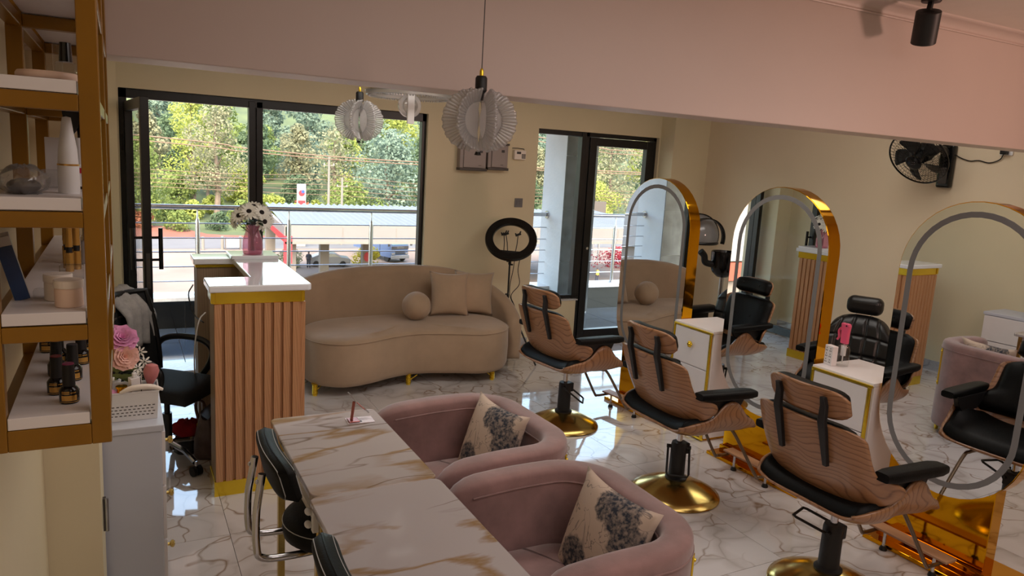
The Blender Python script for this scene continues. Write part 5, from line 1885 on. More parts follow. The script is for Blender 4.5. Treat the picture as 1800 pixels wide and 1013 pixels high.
cring(.225, .265, .0, .022).obj('ring_body', 'crystal', ch, smooth=40)
cring(.215, .268, .022, .03).obj('ring_frame', 'chrome', ch, smooth=40)
bd = MB()
for k in range(90):
    a = 2 * PI * k / 90
    bd.ball((.245 * math.cos(a), .245 * math.sin(a), -.004), (.0075, .0075, .0075), 6, 4)
bo = bd.obj('crystal_beads', 'crystal', ch)
bo['kind'] = 'stuff'
cring(.05, .072, -.005, .02).xf(Matrix.Translation((.0, -.01, -.055)) @ Matrix.Rotation(PI / 2, 4, 'X')).obj('small_ring', 'crystal', ch, smooth=40)
MB().ball((0, 0, -.055), (.052, .03, .052), 20, 12).obj('globe', 'crystal', ch)
MB().box(-.022, .022, -.05, -.035, -.165, .03).obj('light_bar', 'white_plastic', ch, smooth=0, bevel=.003)
for k in range(3):
    a = 2 * PI * k / 3
    MB().cyl((.245 * math.cos(a), .245 * math.sin(a), .03), (.03 * math.cos(a), .03 * math.sin(a), ZC - 2.198), .0015, n=6).obj('hanging_wire', 'chrome', ch)
MB().lathe([(0, ZC - 2.198 - .03), (.09, ZC - 2.198 - .03), (.09, ZC - 2.198), (0, ZC - 2.198)], (0, 0, 0), 28).obj('ceiling_rose', 'chrome', ch)

# ================================================================== black spotlights under the ceiling


def spot(loc, label, d):
    t = thing('spotlight', label, 'spotlight', loc, group='black ceiling spotlights')
    MB().lathe([(0, -.012), (.042, -.012), (.045, -.006), (.045, 0), (0, 0)], (0, 0, 0), 24).obj('canopy', 'black_matt', t)
    MB().bar((0, 0, -.01), (-.012, 0, -.075), .024, .016).obj('stem', 'black_matt', t, smooth=0, bevel=.003)
    d = Vector(d).normalized()
    q = d.to_track_quat('Z', 'Y')
    m = MB().lathe([(0, -.075), (.052, -.075), (.056, -.072), (.056, .075), (.053, .078), (.049, .078), (.048, .06), (0, .058)], (0, 0, 0), 32)
    m.xf(Matrix.Translation((-.012, 0, -.128)) @ q.to_matrix().to_4x4())
    b = m.obj('lamp_body', 'black_matt', t, smooth=40)
    ln = MB().lathe([(0, .0585), (.046, .0585), (.046, .061), (0, .062)], (0, 0, 0), 24)
    ln.xf(Matrix.Translation((-.012, 0, -.128)) @ q.to_matrix().to_4x4())
    ln.obj('lens', 'frost', b)


spot((3.47, 2.40, ZC), 'black cylinder spotlight under the ceiling at the upper right', (.36, .30, -1))

# ================================================================== wall fan with its cord and plug
fan = thing('wall_fan', 'black wall fan half hidden by the beam on the right wall', 'fan', (XR, 3.49, 1.98))
MB().box(-.05, -.002, -.055, .055, -.15, .17).obj('mount_plate', 'black_gloss', fan, smooth=0, bevel=.015, seg=3)
MB().box(-.056, -.048, -.03, .03, -.12, .0).obj('control_panel', 'dark_grey', fan, smooth=0, bevel=.004)
MB().tube(spline([(-.05, 0, .10), (-.10, .0, .13), (-.16, .02, .13), (-.2, .03, .11)], 5), .028, 10).obj('neck', 'black_plastic', fan)
fd = Vector((-.72, -.05, -.50)).normalized()
fq = fd.to_track_quat('Z', 'Y')
fc = Vector((-.33, .03, .055))
FM = Matrix.Translation(fc) @ fq.to_matrix().to_4x4()
MB().lathe([(0, -.15), (.06, -.14), (.075, -.08), (.06, -.03), (0, -.02)], (0, 0, 0), 22).xf(FM).obj('motor', 'black_plastic', fan)
gd = MB()
RG = .215
for s in (-1, 1):
    for k in range(46):
        a = 2 * PI * k / 46
        pts = []
        for q in range(6):
            r = .045 + (RG - .045) * q / 5
            z = s * .055 * (1 - (r / RG) ** 3)
            aa = a + .25 * q / 5 * s
            pts.append((r * math.cos(aa), r * math.sin(aa), z))
        gd.tube(pts, .0011, 4)
    for r in (.09, .13, .17):
        z = s * .055 * (1 - (r / RG) ** 3)
        gd.tube([(r * math.cos(2 * PI * k / 36), r * math.sin(2 * PI * k / 36), z) for k in range(36)], .0013, 4, loop=True)
go = gd.xf(FM).obj('guard_wires', 'black_gloss', fan)
go['kind'] = 'stuff'
MB().tube([(RG * math.cos(2 * PI * k / 60), RG * math.sin(2 * PI * k / 60), 0) for k in range(60)], .0065, 8, loop=True).xf(FM).obj('guard_rim', 'black_gloss', fan)
MB().lathe([(0, .06), (.058, .056), (.06, .064), (.05, .07), (0, .074)], (0, 0, 0), 26).xf(FM).obj('guard_badge', 'black_gloss', fan)
M['fan_blade'] = m_glass('smoked_fan_blade', (.10, .10, .10), .06, .10, .2)
for k in range(5):
    a0 = 2 * PI * k / 5 + .3
    bl = MB()

    def bpt(u, v):
        r = .035 + .145 * u
        w_ = .50 * (1 - .35 * u) * (.35 + .65 * math.sin(min(1, u * 2.2) * PI / 2)) if u < .92 else .26
        a = a0 + (v - .5) * 2 * w_ + .35 * u
        return Vector((r * math.cos(a), r * math.sin(a), (v - .5) * .045))
    bl.grid(bpt, 10, 8).xf(FM).obj('blade', 'black_plastic', fan, smooth=180, solid=(.003, 0))
MB().lathe([(0, -.03), (.04, -.03), (.036, .03), (0, .04)], (0, 0, 0), 20).xf(FM).obj('blade_hub', 'black_plastic', fan)
for q in range(6):
    MB().ball((-.012 + (q % 3) * .012, -.008 + (q // 3) * .016, .0735), (.0022, .0022, .001), 6, 4).xf(FM).obj('badge_dot', 'silver_pack', fan)
MB().tube(spline([(-.03, -.05, .1), (-.012, -.09, .075), (-.01, -.16, .055), (-.01, -.22, .06), (-.01, -.30, .045), (-.012, -.37, .07), (-.02, -.395, .115)], 8), .004, 6).obj('cord', 'black_plastic', fan)
sk = thing('wall_socket', 'white wall socket with a black plug at the right edge under the beam', 'socket', (XR, 3.085, 2.12))
MB().box(-.012, 0, -.045, .045, -.04, .045).obj('socket_plate', 'white_plastic', sk, smooth=0, bevel=.004)
MB().box(-.05, -.012, -.02, .025, -.035, .01).obj('plug', 'black_plastic', sk, smooth=0, bevel=.006)

# ================================================================== distribution boxes, prepaid meter and switch on the back wall


def dist_box(x0, x1, z0, z1, label):
    t = thing('distribution_box', label, 'fuse box', ((x0 + x1) / 2, YB, z0), group='grey fuse boxes on the back wall')
    w_, h = (x1 - x0) / 2, z1 - z0
    MB().box(-w_, w_, -.07, -.001, .02, h - .012).obj('enclosure', 'grey_box', t, smooth=0, bevel=.006)
    MB().box(-w_ + .035, w_ - .03, -.082, -.07, .028, h - .03).obj('door', 'grey_box', t, smooth=0, bevel=.003)
    for nm, za, zb_, bow in (('bottom_edge', .0, .024, -.012), ('top_edge', h - .018, h, .012)):
        m = MB()
        m.prism([(-w_ - .004, -.088), (-w_ * .5, -.094), (w_ * .5, -.094), (w_ + .004, -.088), (w_ + .004, -.001), (-w_ - .004, -.001)], lambda a, b, q: (a, b, q), za, zb_)
        m.obj(nm, 'dark_grey', t, smooth=0, bevel=.003)
    MB().box(w_ - .075, w_ - .045, -.085, -.081, h * .66, h * .66 + .024).obj('latch', 'black_plastic', t, smooth=0)
    MB().box(w_ - .082, w_ - .052, -.083, -.0815, .048, .053).obj('maker_mark', 'dark_grey', t, smooth=0)


dist_box(2.735, 3.00, 1.735, 1.985, 'larger grey fuse box left of the pair on the back wall')
dist_box(3.018, 3.225, 1.75, 2.00, 'smaller grey fuse box beside the keypad meter')
mt = thing('prepaid_meter', 'cream keypad electricity meter on the back wall beside the glass door', 'meter', (3.375, YB, 1.905))
MB().box(-.065, .06, -.04, -.001, -.045, .045).obj('meter_case', 'cream_lid', mt, smooth=0, bevel=.006)
MB().box(-.042, .002, -.042, -.039, .008, .03).obj('display', 'black_plastic', mt, smooth=0)
for j in range(4):
    for i in range(3):
        MB().box(.012 + i * .014, .023 + i * .014, -.043, -.039, -.032 + j * .011, -.024 + j * .011).obj('key', 'dark_grey', mt, smooth=0)
MB().tube([(-.075, -.006, .06), (-.02, -.006, .062), (.05, -.006, .058), (.052, -.006, .04)], .004, 6).obj('cable', 'dark_grey', mt)
sw = thing('light_switch', 'grey light switch plate on the back wall by the glass door', 'switch', (3.40, YB, 1.45))
MB().box(-.043, .043, -.01, -.001, -.043, .043).obj('switch_plate', 'frost', sw, smooth=0, bevel=.003)
for i in (-1, 1):
    MB().box(i * .016 - .011, i * .016 + .011, -.015, -.01, -.018, .018).obj('rocker', 'frost', sw, smooth=0, bevel=.002)
# ================================================================== outside: forecourt, road, garden and wooded hill
G = -10.0


def m_ground(name, a, b, scale, rough=.9, extra=None):
    t = NT(name)
    v = t.coords('Object')
    n = t.noise(v, scale, 6, .6)
    t.bsdf(Base_Color=t.ramp(n, [(.3, a), (.7, b)]), Roughness=rough)
    return t.m


M['dirt'] = m_ground('pale_dirt', (92, 78, 68), (108, 93, 83), .18)
M['asphalt'] = m_ground('grey_road', (70, 69, 71), (82, 81, 82), .25)
M['red_soil'] = m_ground('red_soil', (88, 46, 34), (110, 66, 50), .3)
M['hill'] = m_ground('hill_growth', (38, 50, 28), (72, 82, 42), .12)


def m_leaf(name, a, b, scale=.35):
    t = NT(name)
    v = t.coords('Object')
    n = t.noise(v, scale, 4, .6)
    n2 = t.noise(v, scale * 9, 2)
    f = t.math('ADD', t.math('MULTIPLY', n, .6), t.math('MULTIPLY', n2, .4))
    col = t.ramp(f, [(.36, a), (.62, b)])
    d = t.n('ShaderNodeBsdfDiffuse')
    tr = t.n('ShaderNodeBsdfTranslucent')
    t.link(col, d.inputs[0])
    t.link(col, tr.inputs[0])
    mx = t.n('ShaderNodeMixShader')
    mx.inputs[0].default_value = .5
    t.link(d.outputs[0], mx.inputs[1])
    t.link(tr.outputs[0], mx.inputs[2])
    t.link(mx.outputs[0], t.out.inputs[0])
    return t.m


LEAF = {'dark': m_leaf('dark_green_leaves', (62, 78, 62), (104, 122, 92)),
        'blue': m_leaf('blue_green_leaves', (84, 102, 92), (128, 144, 126)),
        'mid': m_leaf('mid_green_leaves', (78, 96, 54), (132, 144, 84)),
        'lime': m_leaf('yellow_green_leaves', (116, 130, 62), (170, 174, 98)),
        'olive': m_leaf('grey_olive_leaves', (104, 108, 84), (146, 144, 116)),
        'rust': m_leaf('rusty_leaves', (140, 86, 62), (180, 124, 98)),
        'yellow': m_leaf('yellow_flower_bush', (150, 140, 52), (196, 182, 76)),
        'red': m_leaf('red_flower_bush', (116, 34, 44), (160, 66, 78))}
M['bark'] = flat('grey_bark', (96, 84, 72), .9, var=.2, scale=2)
M['roof_sheet'] = flat('white_roof_sheet', (80, 84, 86), .6, var=.05, scale=.3)
M['fascia'] = flat('grey_fascia', (100, 94, 92), .6, var=.05, scale=.3)
M['red_paint'] = flat('red_paint', (150, 24, 34), .5, var=.05)
M['plaster'] = flat('beige_plaster', (108, 100, 92), .8, var=.06, scale=.4)
M['concrete'] = flat('pale_concrete', (100, 96, 90), .8, var=.08, scale=.5)
M['car_white'] = flat('white_car_paint', (120, 122, 126), .2, var=.02)
M['truck_blue'] = flat('pale_blue_truck_paint', (76, 94, 126), .35, var=.04, scale=1)
M['car_glass'] = flat('car_glass', (52, 66, 74), .08)
M['tyre'] = flat('tyre_rubber', (26, 25, 25), .8)
M['wire'] = flat('brown_wire', (96, 74, 58), .7)
M['sign_white'] = flat('sign_white', (124, 122, 121), .5, var=.02)
M['sign_orange'] = flat('orange_red_board', (138, 56, 38), .6, var=.05)
M['sign_blue'] = flat('sign_blue', (30, 60, 140), .5)
M['skin'] = flat('brown_skin', (92, 62, 48), .6)
M['hivis'] = flat('hi_vis_yellow', (196, 214, 60), .7)
M['dark_cloth'] = flat('dark_cloth', (40, 44, 56), .85)
M['truck_frame'] = flat('truck_chassis', (60, 60, 62), .6)

struct(MB().box(-170, 190, 9.2, 90.5, G - .3, G).obj('ground', 'dirt', smooth=0))
struct(MB().box(-170, 190, 90.5, 101, G - .3, G + .03).obj('road', 'asphalt', smooth=0))


def hz(x, y):
    t = max(0, y - 101)
    return G + .05 * t + .0012 * t * t * smoothstep(0, 40, t) + .6 * math.sin(x * .09 + y * .05) * smoothstep(5, 40, t)


hl = MB().grid(lambda u, v: Vector((-190 + 400 * u, 101 + 190 * v, hz(-190 + 400 * u, 101 + 190 * v))), 60, 40)
struct(hl.obj('hillside', 'hill', smooth=180))
sb_ = MB().grid(lambda u, v: Vector((-80 + 220 * u, 101 + 9 * v, hz(-80 + 220 * u, 101 + 9 * v) + .06 + .25 * math.sin(40 * u) * v)), 60, 4)
struct(sb_.obj('soil_bank', 'red_soil', smooth=180))

R = random.Random(21)
ORD = ('first', 'second', 'third', 'fourth', 'fifth', 'sixth', 'seventh', 'eighth', 'ninth', 'tenth', 'eleventh', 'twelfth', 'thirteenth',
       'fourteenth', 'fifteenth', 'sixteenth', 'seventeenth', 'eighteenth', 'nineteenth', 'twentieth', 'twenty-first', 'twenty-second', 'twenty-third', 'twenty-fourth')
SEEN = {}


def nth(label):
    k = SEEN.get(label, 0)
    SEEN[label] = k + 1
    return label + ', ' + ORD[k] + ' of its colour from the left'




def leaf_cloud(m, c, r, n, size):
    c = Vector(c)
    for _ in range(n):
        while True:
            p = Vector((R.uniform(-1, 1), R.uniform(-1, 1), R.uniform(-1, 1)))
            l = p.length
            if .35 < l < 1:
                break
        p = p * (1 if l > .7 else .7 / l * R.uniform(.8, 1.1))
        q = c + Vector((p.x * r[0], p.y * r[1], p.z * r[2]))
        nrm = (p.normalized() + Vector((R.uniform(-1, 1), R.uniform(-1, 1), R.uniform(-.4, 1.2))) * .8).normalized()
        a = nrm.orthogonal().normalized()
        a.rotate(Matrix.Rotation(R.uniform(0, 6.28), 3, nrm))
        b = nrm.cross(a)
        s = size * R.uniform(.6, 1.35)
        m.add([q - a * s * .5, q + b * s * .33, q + a * s * .55, q - b * s * .33], [(0, 1, 2), (0, 2, 3)])


def tree(x, y, h, w, kind, label, group, dens=1.0, trunk=.35, puffs=9, size=.75, name='tree', zb=None):
    z0 = hz(x, y) if y > 101 else G
    z0 = z0 if zb is None else zb
    t = thing(name, label, 'tree' if name != 'bush' else 'bush', (x, y, z0), group=group)
    m = MB()
    for k in range(puffs):
        f = k / max(1, puffs - 1)
        zz = h * (trunk + (1 - trunk) * (.12 + .78 * f))
        spread = w * .5 * math.sin(PI * (.22 + .70 * f)) * (.75 if k % 2 else .35)
        a = k * 2.4 + R.uniform(-.4, .4)
        rr = w * R.uniform(.22, .34) * (1.05 - .35 * f)
        leaf_cloud(m, (spread * math.cos(a), spread * math.sin(a), zz), (rr, rr, rr * .8), int(190 * dens), size * .68)
    cr = m.obj('crown', LEAF[kind], t, smooth=0)
    cr['kind'] = 'stuff'
    tk = MB()
    tk.tube([(0, 0, -.5), (.02 * h, 0, h * .3), (-.01 * h, .02 * h, h * .62), (.0, 0, h * .85)], lambda s: .028 * h * (1 - .75 * s), 8)
    for k in range(4):
        a = k * 1.7
        zb_ = h * (trunk + .08 * k)
        tk.tube([(0, 0, zb_), (w * .2 * math.cos(a), w * .2 * math.sin(a), zb_ + h * .12)], lambda s: .010 * h * (1 - .6 * s), 5)
    tk.obj('trunk', 'bark', t)
    return t


# garden growth and bushes by the road
for k in range(22):
    x = -12 + k * 4.7 + R.uniform(-.4, .4)
    y = R.uniform(106, 109)
    kd = ('mid', 'dark', 'lime', 'rust', 'mid', 'dark')[k % 6]
    w_ = {'mid': 'green', 'dark': 'dark green', 'lime': 'yellow-green', 'rust': 'rusty red', 'yellow': 'yellow-flowered'}[kd]
    tree(x, y, R.uniform(1.6, 2.6), R.uniform(3.4, 4.2), kd, nth('%s roadside bush below the garden' % w_), '%s bushes along the road' % w_, .8, .02, 6, .5, 'bush')
for k in range(33):
    x = -12 + k * 3.0 + R.uniform(-.3, .3)
    y = 113.2 + (k % 3) * 3.6 + R.uniform(-.3, .3)
    kd = ('lime', 'mid', 'lime', 'lime', 'rust', 'lime', 'mid', 'lime')[k % 8]
    w_ = {'mid': 'green', 'lime': 'yellow-green', 'rust': 'rusty red', 'yellow': 'yellow-flowered'}[kd]
    tree(x, y, R.uniform(2.4, 4.2), R.uniform(3.6, 4.6), kd, nth('%s hillside garden shrub' % w_), '%s garden shrubs' % w_, .9, .05, 7, .6, 'bush')
# tall trees across the hill
row = []
for k in range(15):
    row.append((-12 + k * 8.3 + R.uniform(-.5, .5), R.uniform(133, 143), R.uniform(10, 14)))
kinds = ('blue', 'olive', 'olive', 'mid', 'dark', 'olive', 'mid', 'blue', 'dark', 'blue')
for k, (x, y, h) in enumerate(row):
    kd = kinds[k % 10]
    w_ = {'blue': 'blue-green', 'olive': 'grey-olive', 'mid': 'mid-green', 'dark': 'dark green'}[kd]
    tree(x, y, h, R.uniform(6.6, 7.8), kd, nth('tall %s tree midway up the hillside' % w_), '%s hillside trees' % w_, 1.3, .15, 13, .8)
for k in range(17):
    x = -24 + k * 10.4 + R.uniform(-.4, .4)
    y = R.uniform(158, 176)
    kd = ('blue', 'dark', 'lime', 'blue', 'mid', 'blue')[k % 6]
    w_ = {'blue': 'blue-green', 'lime': 'pale yellow-green', 'mid': 'mid-green', 'dark': 'dark green'}[kd]
    tree(x, y, R.uniform(13, 18), R.uniform(9.2, 10.2), kd, nth('%s tree in the far hillside row' % w_), 'far %s trees' % w_, 1.3, .05, 14, 1.0)
for k in range(15):
    x = -16 + k * 8.2 + R.uniform(-.5, .5)
    kd = ('mid', 'blue', 'lime', 'dark', 'mid')[k % 5]
    w_ = {'blue': 'blue-green', 'lime': 'pale yellow-green', 'mid': 'mid-green', 'dark': 'dark green'}[kd]
    tree(x, 150 + (k % 2) * 3, R.uniform(9, 11), R.uniform(7.2, 8.0), kd, nth('%s tree between the hillside rows' % w_), '%s trees between the rows' % w_, 1.2, .02, 11, .8)
for k in range(13):
    x = -10 + k * 9 + R.uniform(-.5, .5)
    kd = ('lime', 'mid', 'mid', 'lime', 'dark')[k % 5]
    w_ = {'lime': 'yellow-green', 'mid': 'mid-green', 'dark': 'dark green'}[kd]
    tree(x, 126 + (k % 2) * 2, R.uniform(5, 6.5), R.uniform(6.6, 7.4), kd, nth('%s bushy tree above the garden' % w_), '%s bushy trees above the garden' % w_, 1.3, .02, 9, .65)
tree(2.3, 109, 12.5, 8, 'mid', 'mid-green tree at the left edge seen through the open doorway', None, 1.6, .1, 12, .6)
tree(12.5, 118, 17, 9, 'olive', 'grey-olive tree beside the mullion, seen through the doorway', None, 1.6, .18, 14, .55)
tree(10, 128, 18, 8, 'lime', 'pale yellow-green rounded tree behind the garden', None, 1.6, .2, 12, .6)
tree(28.5, 112, 15, 8, 'olive', 'thin-leaved tree with a dark trunk behind the petrol canopy', None, .75, .38, 12, .6)
tree(36, 110, 15, 13, 'blue', 'broad blue-green tree right behind the petrol canopy', None, 1.7, .05, 15, .75)
tree(46, 114, 14, 13, 'dark', 'broad dark green tree behind the canopy near the window edge', None, 1.7, .05, 15, .75)
tree(29, 104, 7.5, 9, 'mid', 'bushy green tree behind the utility poles', None, 1.5, .05, 11, .6)
tree(83, 118, 18, 17, 'olive', 'large grey-leaved tree seen through the right-hand glass door', None, 1.9, .1, 16, .7)
tree(76, 112, 9, 9, 'lime', 'yellow-green young tree beside the right-hand column', None, 1.3, .1, 10, .6)
# banana plant
bp_ = thing('banana_plant', 'bright green banana plant beyond the roof beside the mullion', 'plant', (19.5, 100, G))
MB().tube([(0, 0, 0), (0, 0, 3.2)], lambda s: .25 - .1 * s, 8).obj('stem', 'leaf_light', bp_)
M['banana'] = m_leaf('banana_leaf', (90, 150, 50), (150, 196, 90), .6)
for k in range(9):
    a = k * 2.4
    ln = 2.6
    m = MB()
    m.grid(lambda u, v: Vector((math.cos(a) * ln * u * .75 - math.sin(a) * (v - .5) * .8 * math.sin(PI * min(1, u * .95 + .05)), math.sin(a) * ln * u * .75 + math.cos(a) * (v - .5) * .8 * math.sin(PI * min(1, u * .95 + .05)), 3.1 + ln * (1.05 * u - .85 * u * u) + .4 * (k % 3))), 8, 2)
    m.obj('leaf', M['banana'], bp_, smooth=180)

# ------------------------------------------------ petrol station canopy
cp = thing('station_canopy', 'petrol station canopy with white corrugated roof, grey fascia and red stripe', 'canopy', (28, 74, G))
CP = Vector((28, 74, G))
m = MB()
X0, X1 = 11.4, 50.
nx = 616


def roofp(u, v):
    x = X0 + (X1 - X0) * u
    y = 60.4 + 13.6 * v
    z = -4.15 + .72 * v + .085 * math.sin(2 * PI * x / .6)
    return Vector((x + .8 * v * (1 - u), y, z)) - CP


m.grid(roofp, nx, 1)
ro = m.obj('roof_sheet', 'roof_sheet', cp, smooth=180)
MB().box(X0 - CP.x, X1 - CP.x, 60.0 - CP.y, 60.3 - CP.y, -5.45 - G, -4.28 - G).obj('front_fascia', 'fascia', cp, smooth=0)
for k in range(9):
    x = X0 + 4.6 * k
    MB().box(x - CP.x, x + .05 - CP.x, 59.97 - CP.y, 60.0 - CP.y, -5.4 - G, -4.3 - G).obj('fascia_joint', 'concrete', cp, smooth=0)
MB().box(X0 - CP.x, X1 - CP.x, 59.9 - CP.y, 60.4 - CP.y, -5.65 - G, -5.45 - G).obj('lower_trim', 'concrete', cp, smooth=0)
MB().box(X0 - CP.x, X1 - CP.x, 60.0 - CP.y, 60.5 - CP.y, -4.28 - G, -4.16 - G).obj('gutter', 'concrete', cp, smooth=0)
m = MB()
m.prism([(60.0, -5.45), (74, -4.6), (74, -3.4), (60.0, -4.28)], lambda a, b, t: (t - CP.x, a - CP.y, b - G), X0 - .05, X0 + .25)
m.obj('side_fascia', 'fascia', cp, smooth=0)
m = MB()
m.prism([(60.0, -5.45), (74, -4.6), (74, -4.2), (60.0, -4.95)], lambda a, b, t: (t - CP.x, a - CP.y, b - G), X0 - .12, X0 - .05)
m.obj('red_stripe', 'red_paint', cp, smooth=0)
MB().box(X0 - .1 - CP.x, X0 + .55 - CP.x, 59.9 - CP.y, 60.0 - CP.y, -7.2 - G, -5.0 - G).obj('red_panel', 'red_paint', cp, smooth=0)
MB().box(X0 + .6 - CP.x, X1 - .5 - CP.x, 60.5 - CP.y, 73.6 - CP.y, -4.9 - G, -4.75 - G).obj('ceiling_sheet', 'concrete', cp, smooth=0)
for x, y in ((17.4, 72), (21.6, 72), (32, 72), (40, 72), (12.2, 62), (12.4, 72.5)):
    MB().box(x - .42 - CP.x, x + .42 - CP.x, y - .35 - CP.y, y + .35 - CP.y, 0, 5.2).obj('column', 'plaster', cp, smooth=0)
rp = MB().lathe([(.18, -.03), (.3, -.03), (.3, .03), (.18, .03)], (0, 0, 0), 20, axis=(0, 1, 0))
rp.xf(Matrix.Translation(Vector((21.6, 71.6, G + 1.6)) - CP) @ Matrix.Scale(1.6, 4, (0, 0, 1)))
rp.obj('red_ring', 'red_paint', cp)

# price totem with a red and blue emblem
tt = thing('station_totem', 'white station totem with a red and blue emblem rising behind the canopy roof', 'sign', (19.4, 92, G))
MB().box(-.55, .55, -.2, .2, 0, 7.7).obj('totem_body', 'sign_white', tt, smooth=0, bevel=.12)
MB().lathe([(.0, 0), (.36, 0), (.36, .03), (0, .03)], (0, -.2, 6.6), 20, axis=(0, -1, 0)).obj('emblem_red', 'red_paint', tt)
MB().lathe([(.0, .03), (.2, .03), (.2, .06), (0, .06)], (.14, -.2, 6.78), 16, axis=(0, -1, 0)).obj('emblem_blue', 'sign_blue', tt)
MB().box(-.42, .42, -.23, -.2, 5.0, 5.7).obj('price_panel', 'red_paint', tt, smooth=0)

# poles and lines
for x, y, h, lbl in ((60, 60, 12.2, 'far utility pole carrying the thick pair of lines'), (60, 40, 13.4, 'utility pole out to the right carrying the door-side lines'), (23.2, 94, 11.2, 'tall concrete utility pole behind the canopy'), (24.9, 94, 8.6, 'short concrete utility pole beside the taller one')):
    t = thing('utility_pole', lbl, 'pole', (x, y, G))
    MB().tube([(0, 0, 0), (0, 0, h)], lambda s: .20 - .07 * s, 10).obj('pole', 'concrete', t)
    MB().box(-.7, .7, -.05, .05, h - 1.2, h - 1.1).obj('cross_arm', 'concrete', t, smooth=0)
    for q in (-1, 0, 1):
        MB().lathe([(0, 0), (.07, 0), (.05, .2), (0, .22)], (q * .6, 0, h - 1.1), 8).obj('insulator', 'sign_white', t)


def wire(pts, r, label, name='power_line'):
    o = MB().tube(spline(pts, 10), r, 6).obj(name, 'wire', smooth=180)
    return tag(o, label, 'power line')


wire([(-40, 60, 3.6), (2.2, 60, 2.12), (8.8, 60, 1.66), (22.3, 60, 1.33), (60, 60, 1.6)], .045, 'upper brown line of the thick pair crossing both panes of the wide window')
wire([(-40, 60, 3.25), (2.2, 60, 1.78), (8.8, 60, 1.40), (22.3, 60, 1.12), (60, 60, 1.4)], .038, 'lower brown line of the thick pair crossing the wide window')
for k in range(5):
    z = -1.1 - k * .5
    wire([(-30, 97, z + .4), (10, 97, z - .5), (24, 96, z - .1 - .15 * k), (45, 95, z - 1.0), (100, 95, z)], .03, ('highest', 'second highest', 'middle', 'second lowest', 'lowest')[k] + ' thin line low behind the canopy roof')
wire([(14, 42, 4.4), (26.5, 40, 3.06), (31.2, 40, 2.97), (60, 40, 3.2)], .03, 'upper line seen through the right-hand glass door')
wire([(14, 42, 4.1), (26.5, 40, 2.82), (31.2, 40, 2.73), (60, 40, 2.9)], .025, 'lower line seen through the right-hand glass door')

# ------------------------------------------------ lorry, car, people and small things on the forecourt


def wheel(mb_parent, c, r, w_):
    c = Vector(c)
    o = MB().lathe([(r * .5, -w_ / 2), (r * .92, -w_ / 2), (r, -w_ * .35), (r, w_ * .35), (r * .92, w_ / 2), (r * .5, w_ / 2)], c, 24, axis=(1, 0, 0)).obj('wheel', 'tyre', mb_parent)
    MB().lathe([(0, -w_ * .4), (r * .52, -w_ * .4), (r * .52, w_ * .4), (0, w_ * .4)], c, 16, axis=(1, 0, 0)).obj('rim', 'silver_pack', o)


tr = thing('lorry', 'pale blue lorry facing the room on the forecourt right of the canopy', 'truck', (27.0, 79.5, G), rz=.28)
cabp = MB()
secs = []
for z, yf, hw in ((.55, -1.25, 1.18), (1.0, -1.32, 1.2), (1.75, -1.32, 1.2), (2.0, -1.26, 1.19), (2.85, -.98, 1.12), (2.98, -.8, 1.05)):
    secs.append([Vector(p) for p in ((-hw, yf + .12, z), (-hw * .85, yf, z), (hw * .85, yf, z), (hw, yf + .12, z), (hw, .8, z), (-hw, .8, z))])
cabp.rings(secs)
cabp.obj('cab', 'truck_blue', tr, smooth=30)
ws = MB()
ws.add([(-1.06, -1.285, 1.98), (1.06, -1.285, 1.98), (.98, -1.02, 2.78), (-.98, -1.02, 2.78), (-1.06, -1.25, 1.98), (1.06, -1.25, 1.98), (.98, -.99, 2.78), (-.98, -.99, 2.78)],
       [(0, 1, 2, 3), (7, 6, 5, 4), (0, 4, 5, 1), (1, 5, 6, 2), (2, 6, 7, 3), (3, 7, 4, 0)])
M['windscreen'] = flat('pale_windscreen', (96, 128, 140), .06)
ws.obj('windscreen', 'windscreen', tr, smooth=0)
MB().box(-1.12, 1.12, -1.36, -1.30, 1.5, 1.82).obj('grille_band', 'truck_frame', tr, smooth=0)
for z in (.98, 1.12, 1.26):
    MB().box(-.62, .62, -1.37, -1.31, z, z + .06).obj('grille_slat', 'truck_frame', tr, smooth=0)
MB().box(-1.2, 1.2, -1.46, -1.28, .42, .82).obj('bumper', 'car_white', tr, smooth=0, bevel=.05)
for s in (-1, 1):
    MB().box(s * .9 - .18, s * .9 + .18, -1.38, -1.3, .9, 1.1).obj('headlamp', 'sign_white', tr, smooth=0)
    mi = MB().bar((s * 1.18, -1.1, 2.3), (s * 1.5, -1.3, 2.3), .05, .05).obj('mirror_arm', 'truck_frame', tr, smooth=0)
    MB().box(s * 1.5 - .12, s * 1.5 + .12, -1.36, -1.28, 1.85, 2.45).obj('mirror_head', 'truck_frame', mi, smooth=0)
    wheel(tr, (s * 1.0, -.35, .48), .48, .3)
    wheel(tr, (s * 1.0, 4.2, .48), .48, .45)
MB().box(-.45, .45, -.2, 6.2, .5, .8).obj('chassis', 'truck_frame', tr, smooth=0)
MB().box(-1.2, 1.2, .95, 6.4, .95, 2.9).obj('cargo_box', 'truck_blue', tr, smooth=0)
text_obj('maker_name', 'ISUZU', .34, 'sign_white', Matrix.Translation((0, -1.375, 1.66)) @ Matrix.Rotation(PI / 2, 4, 'X'), tr, .005)


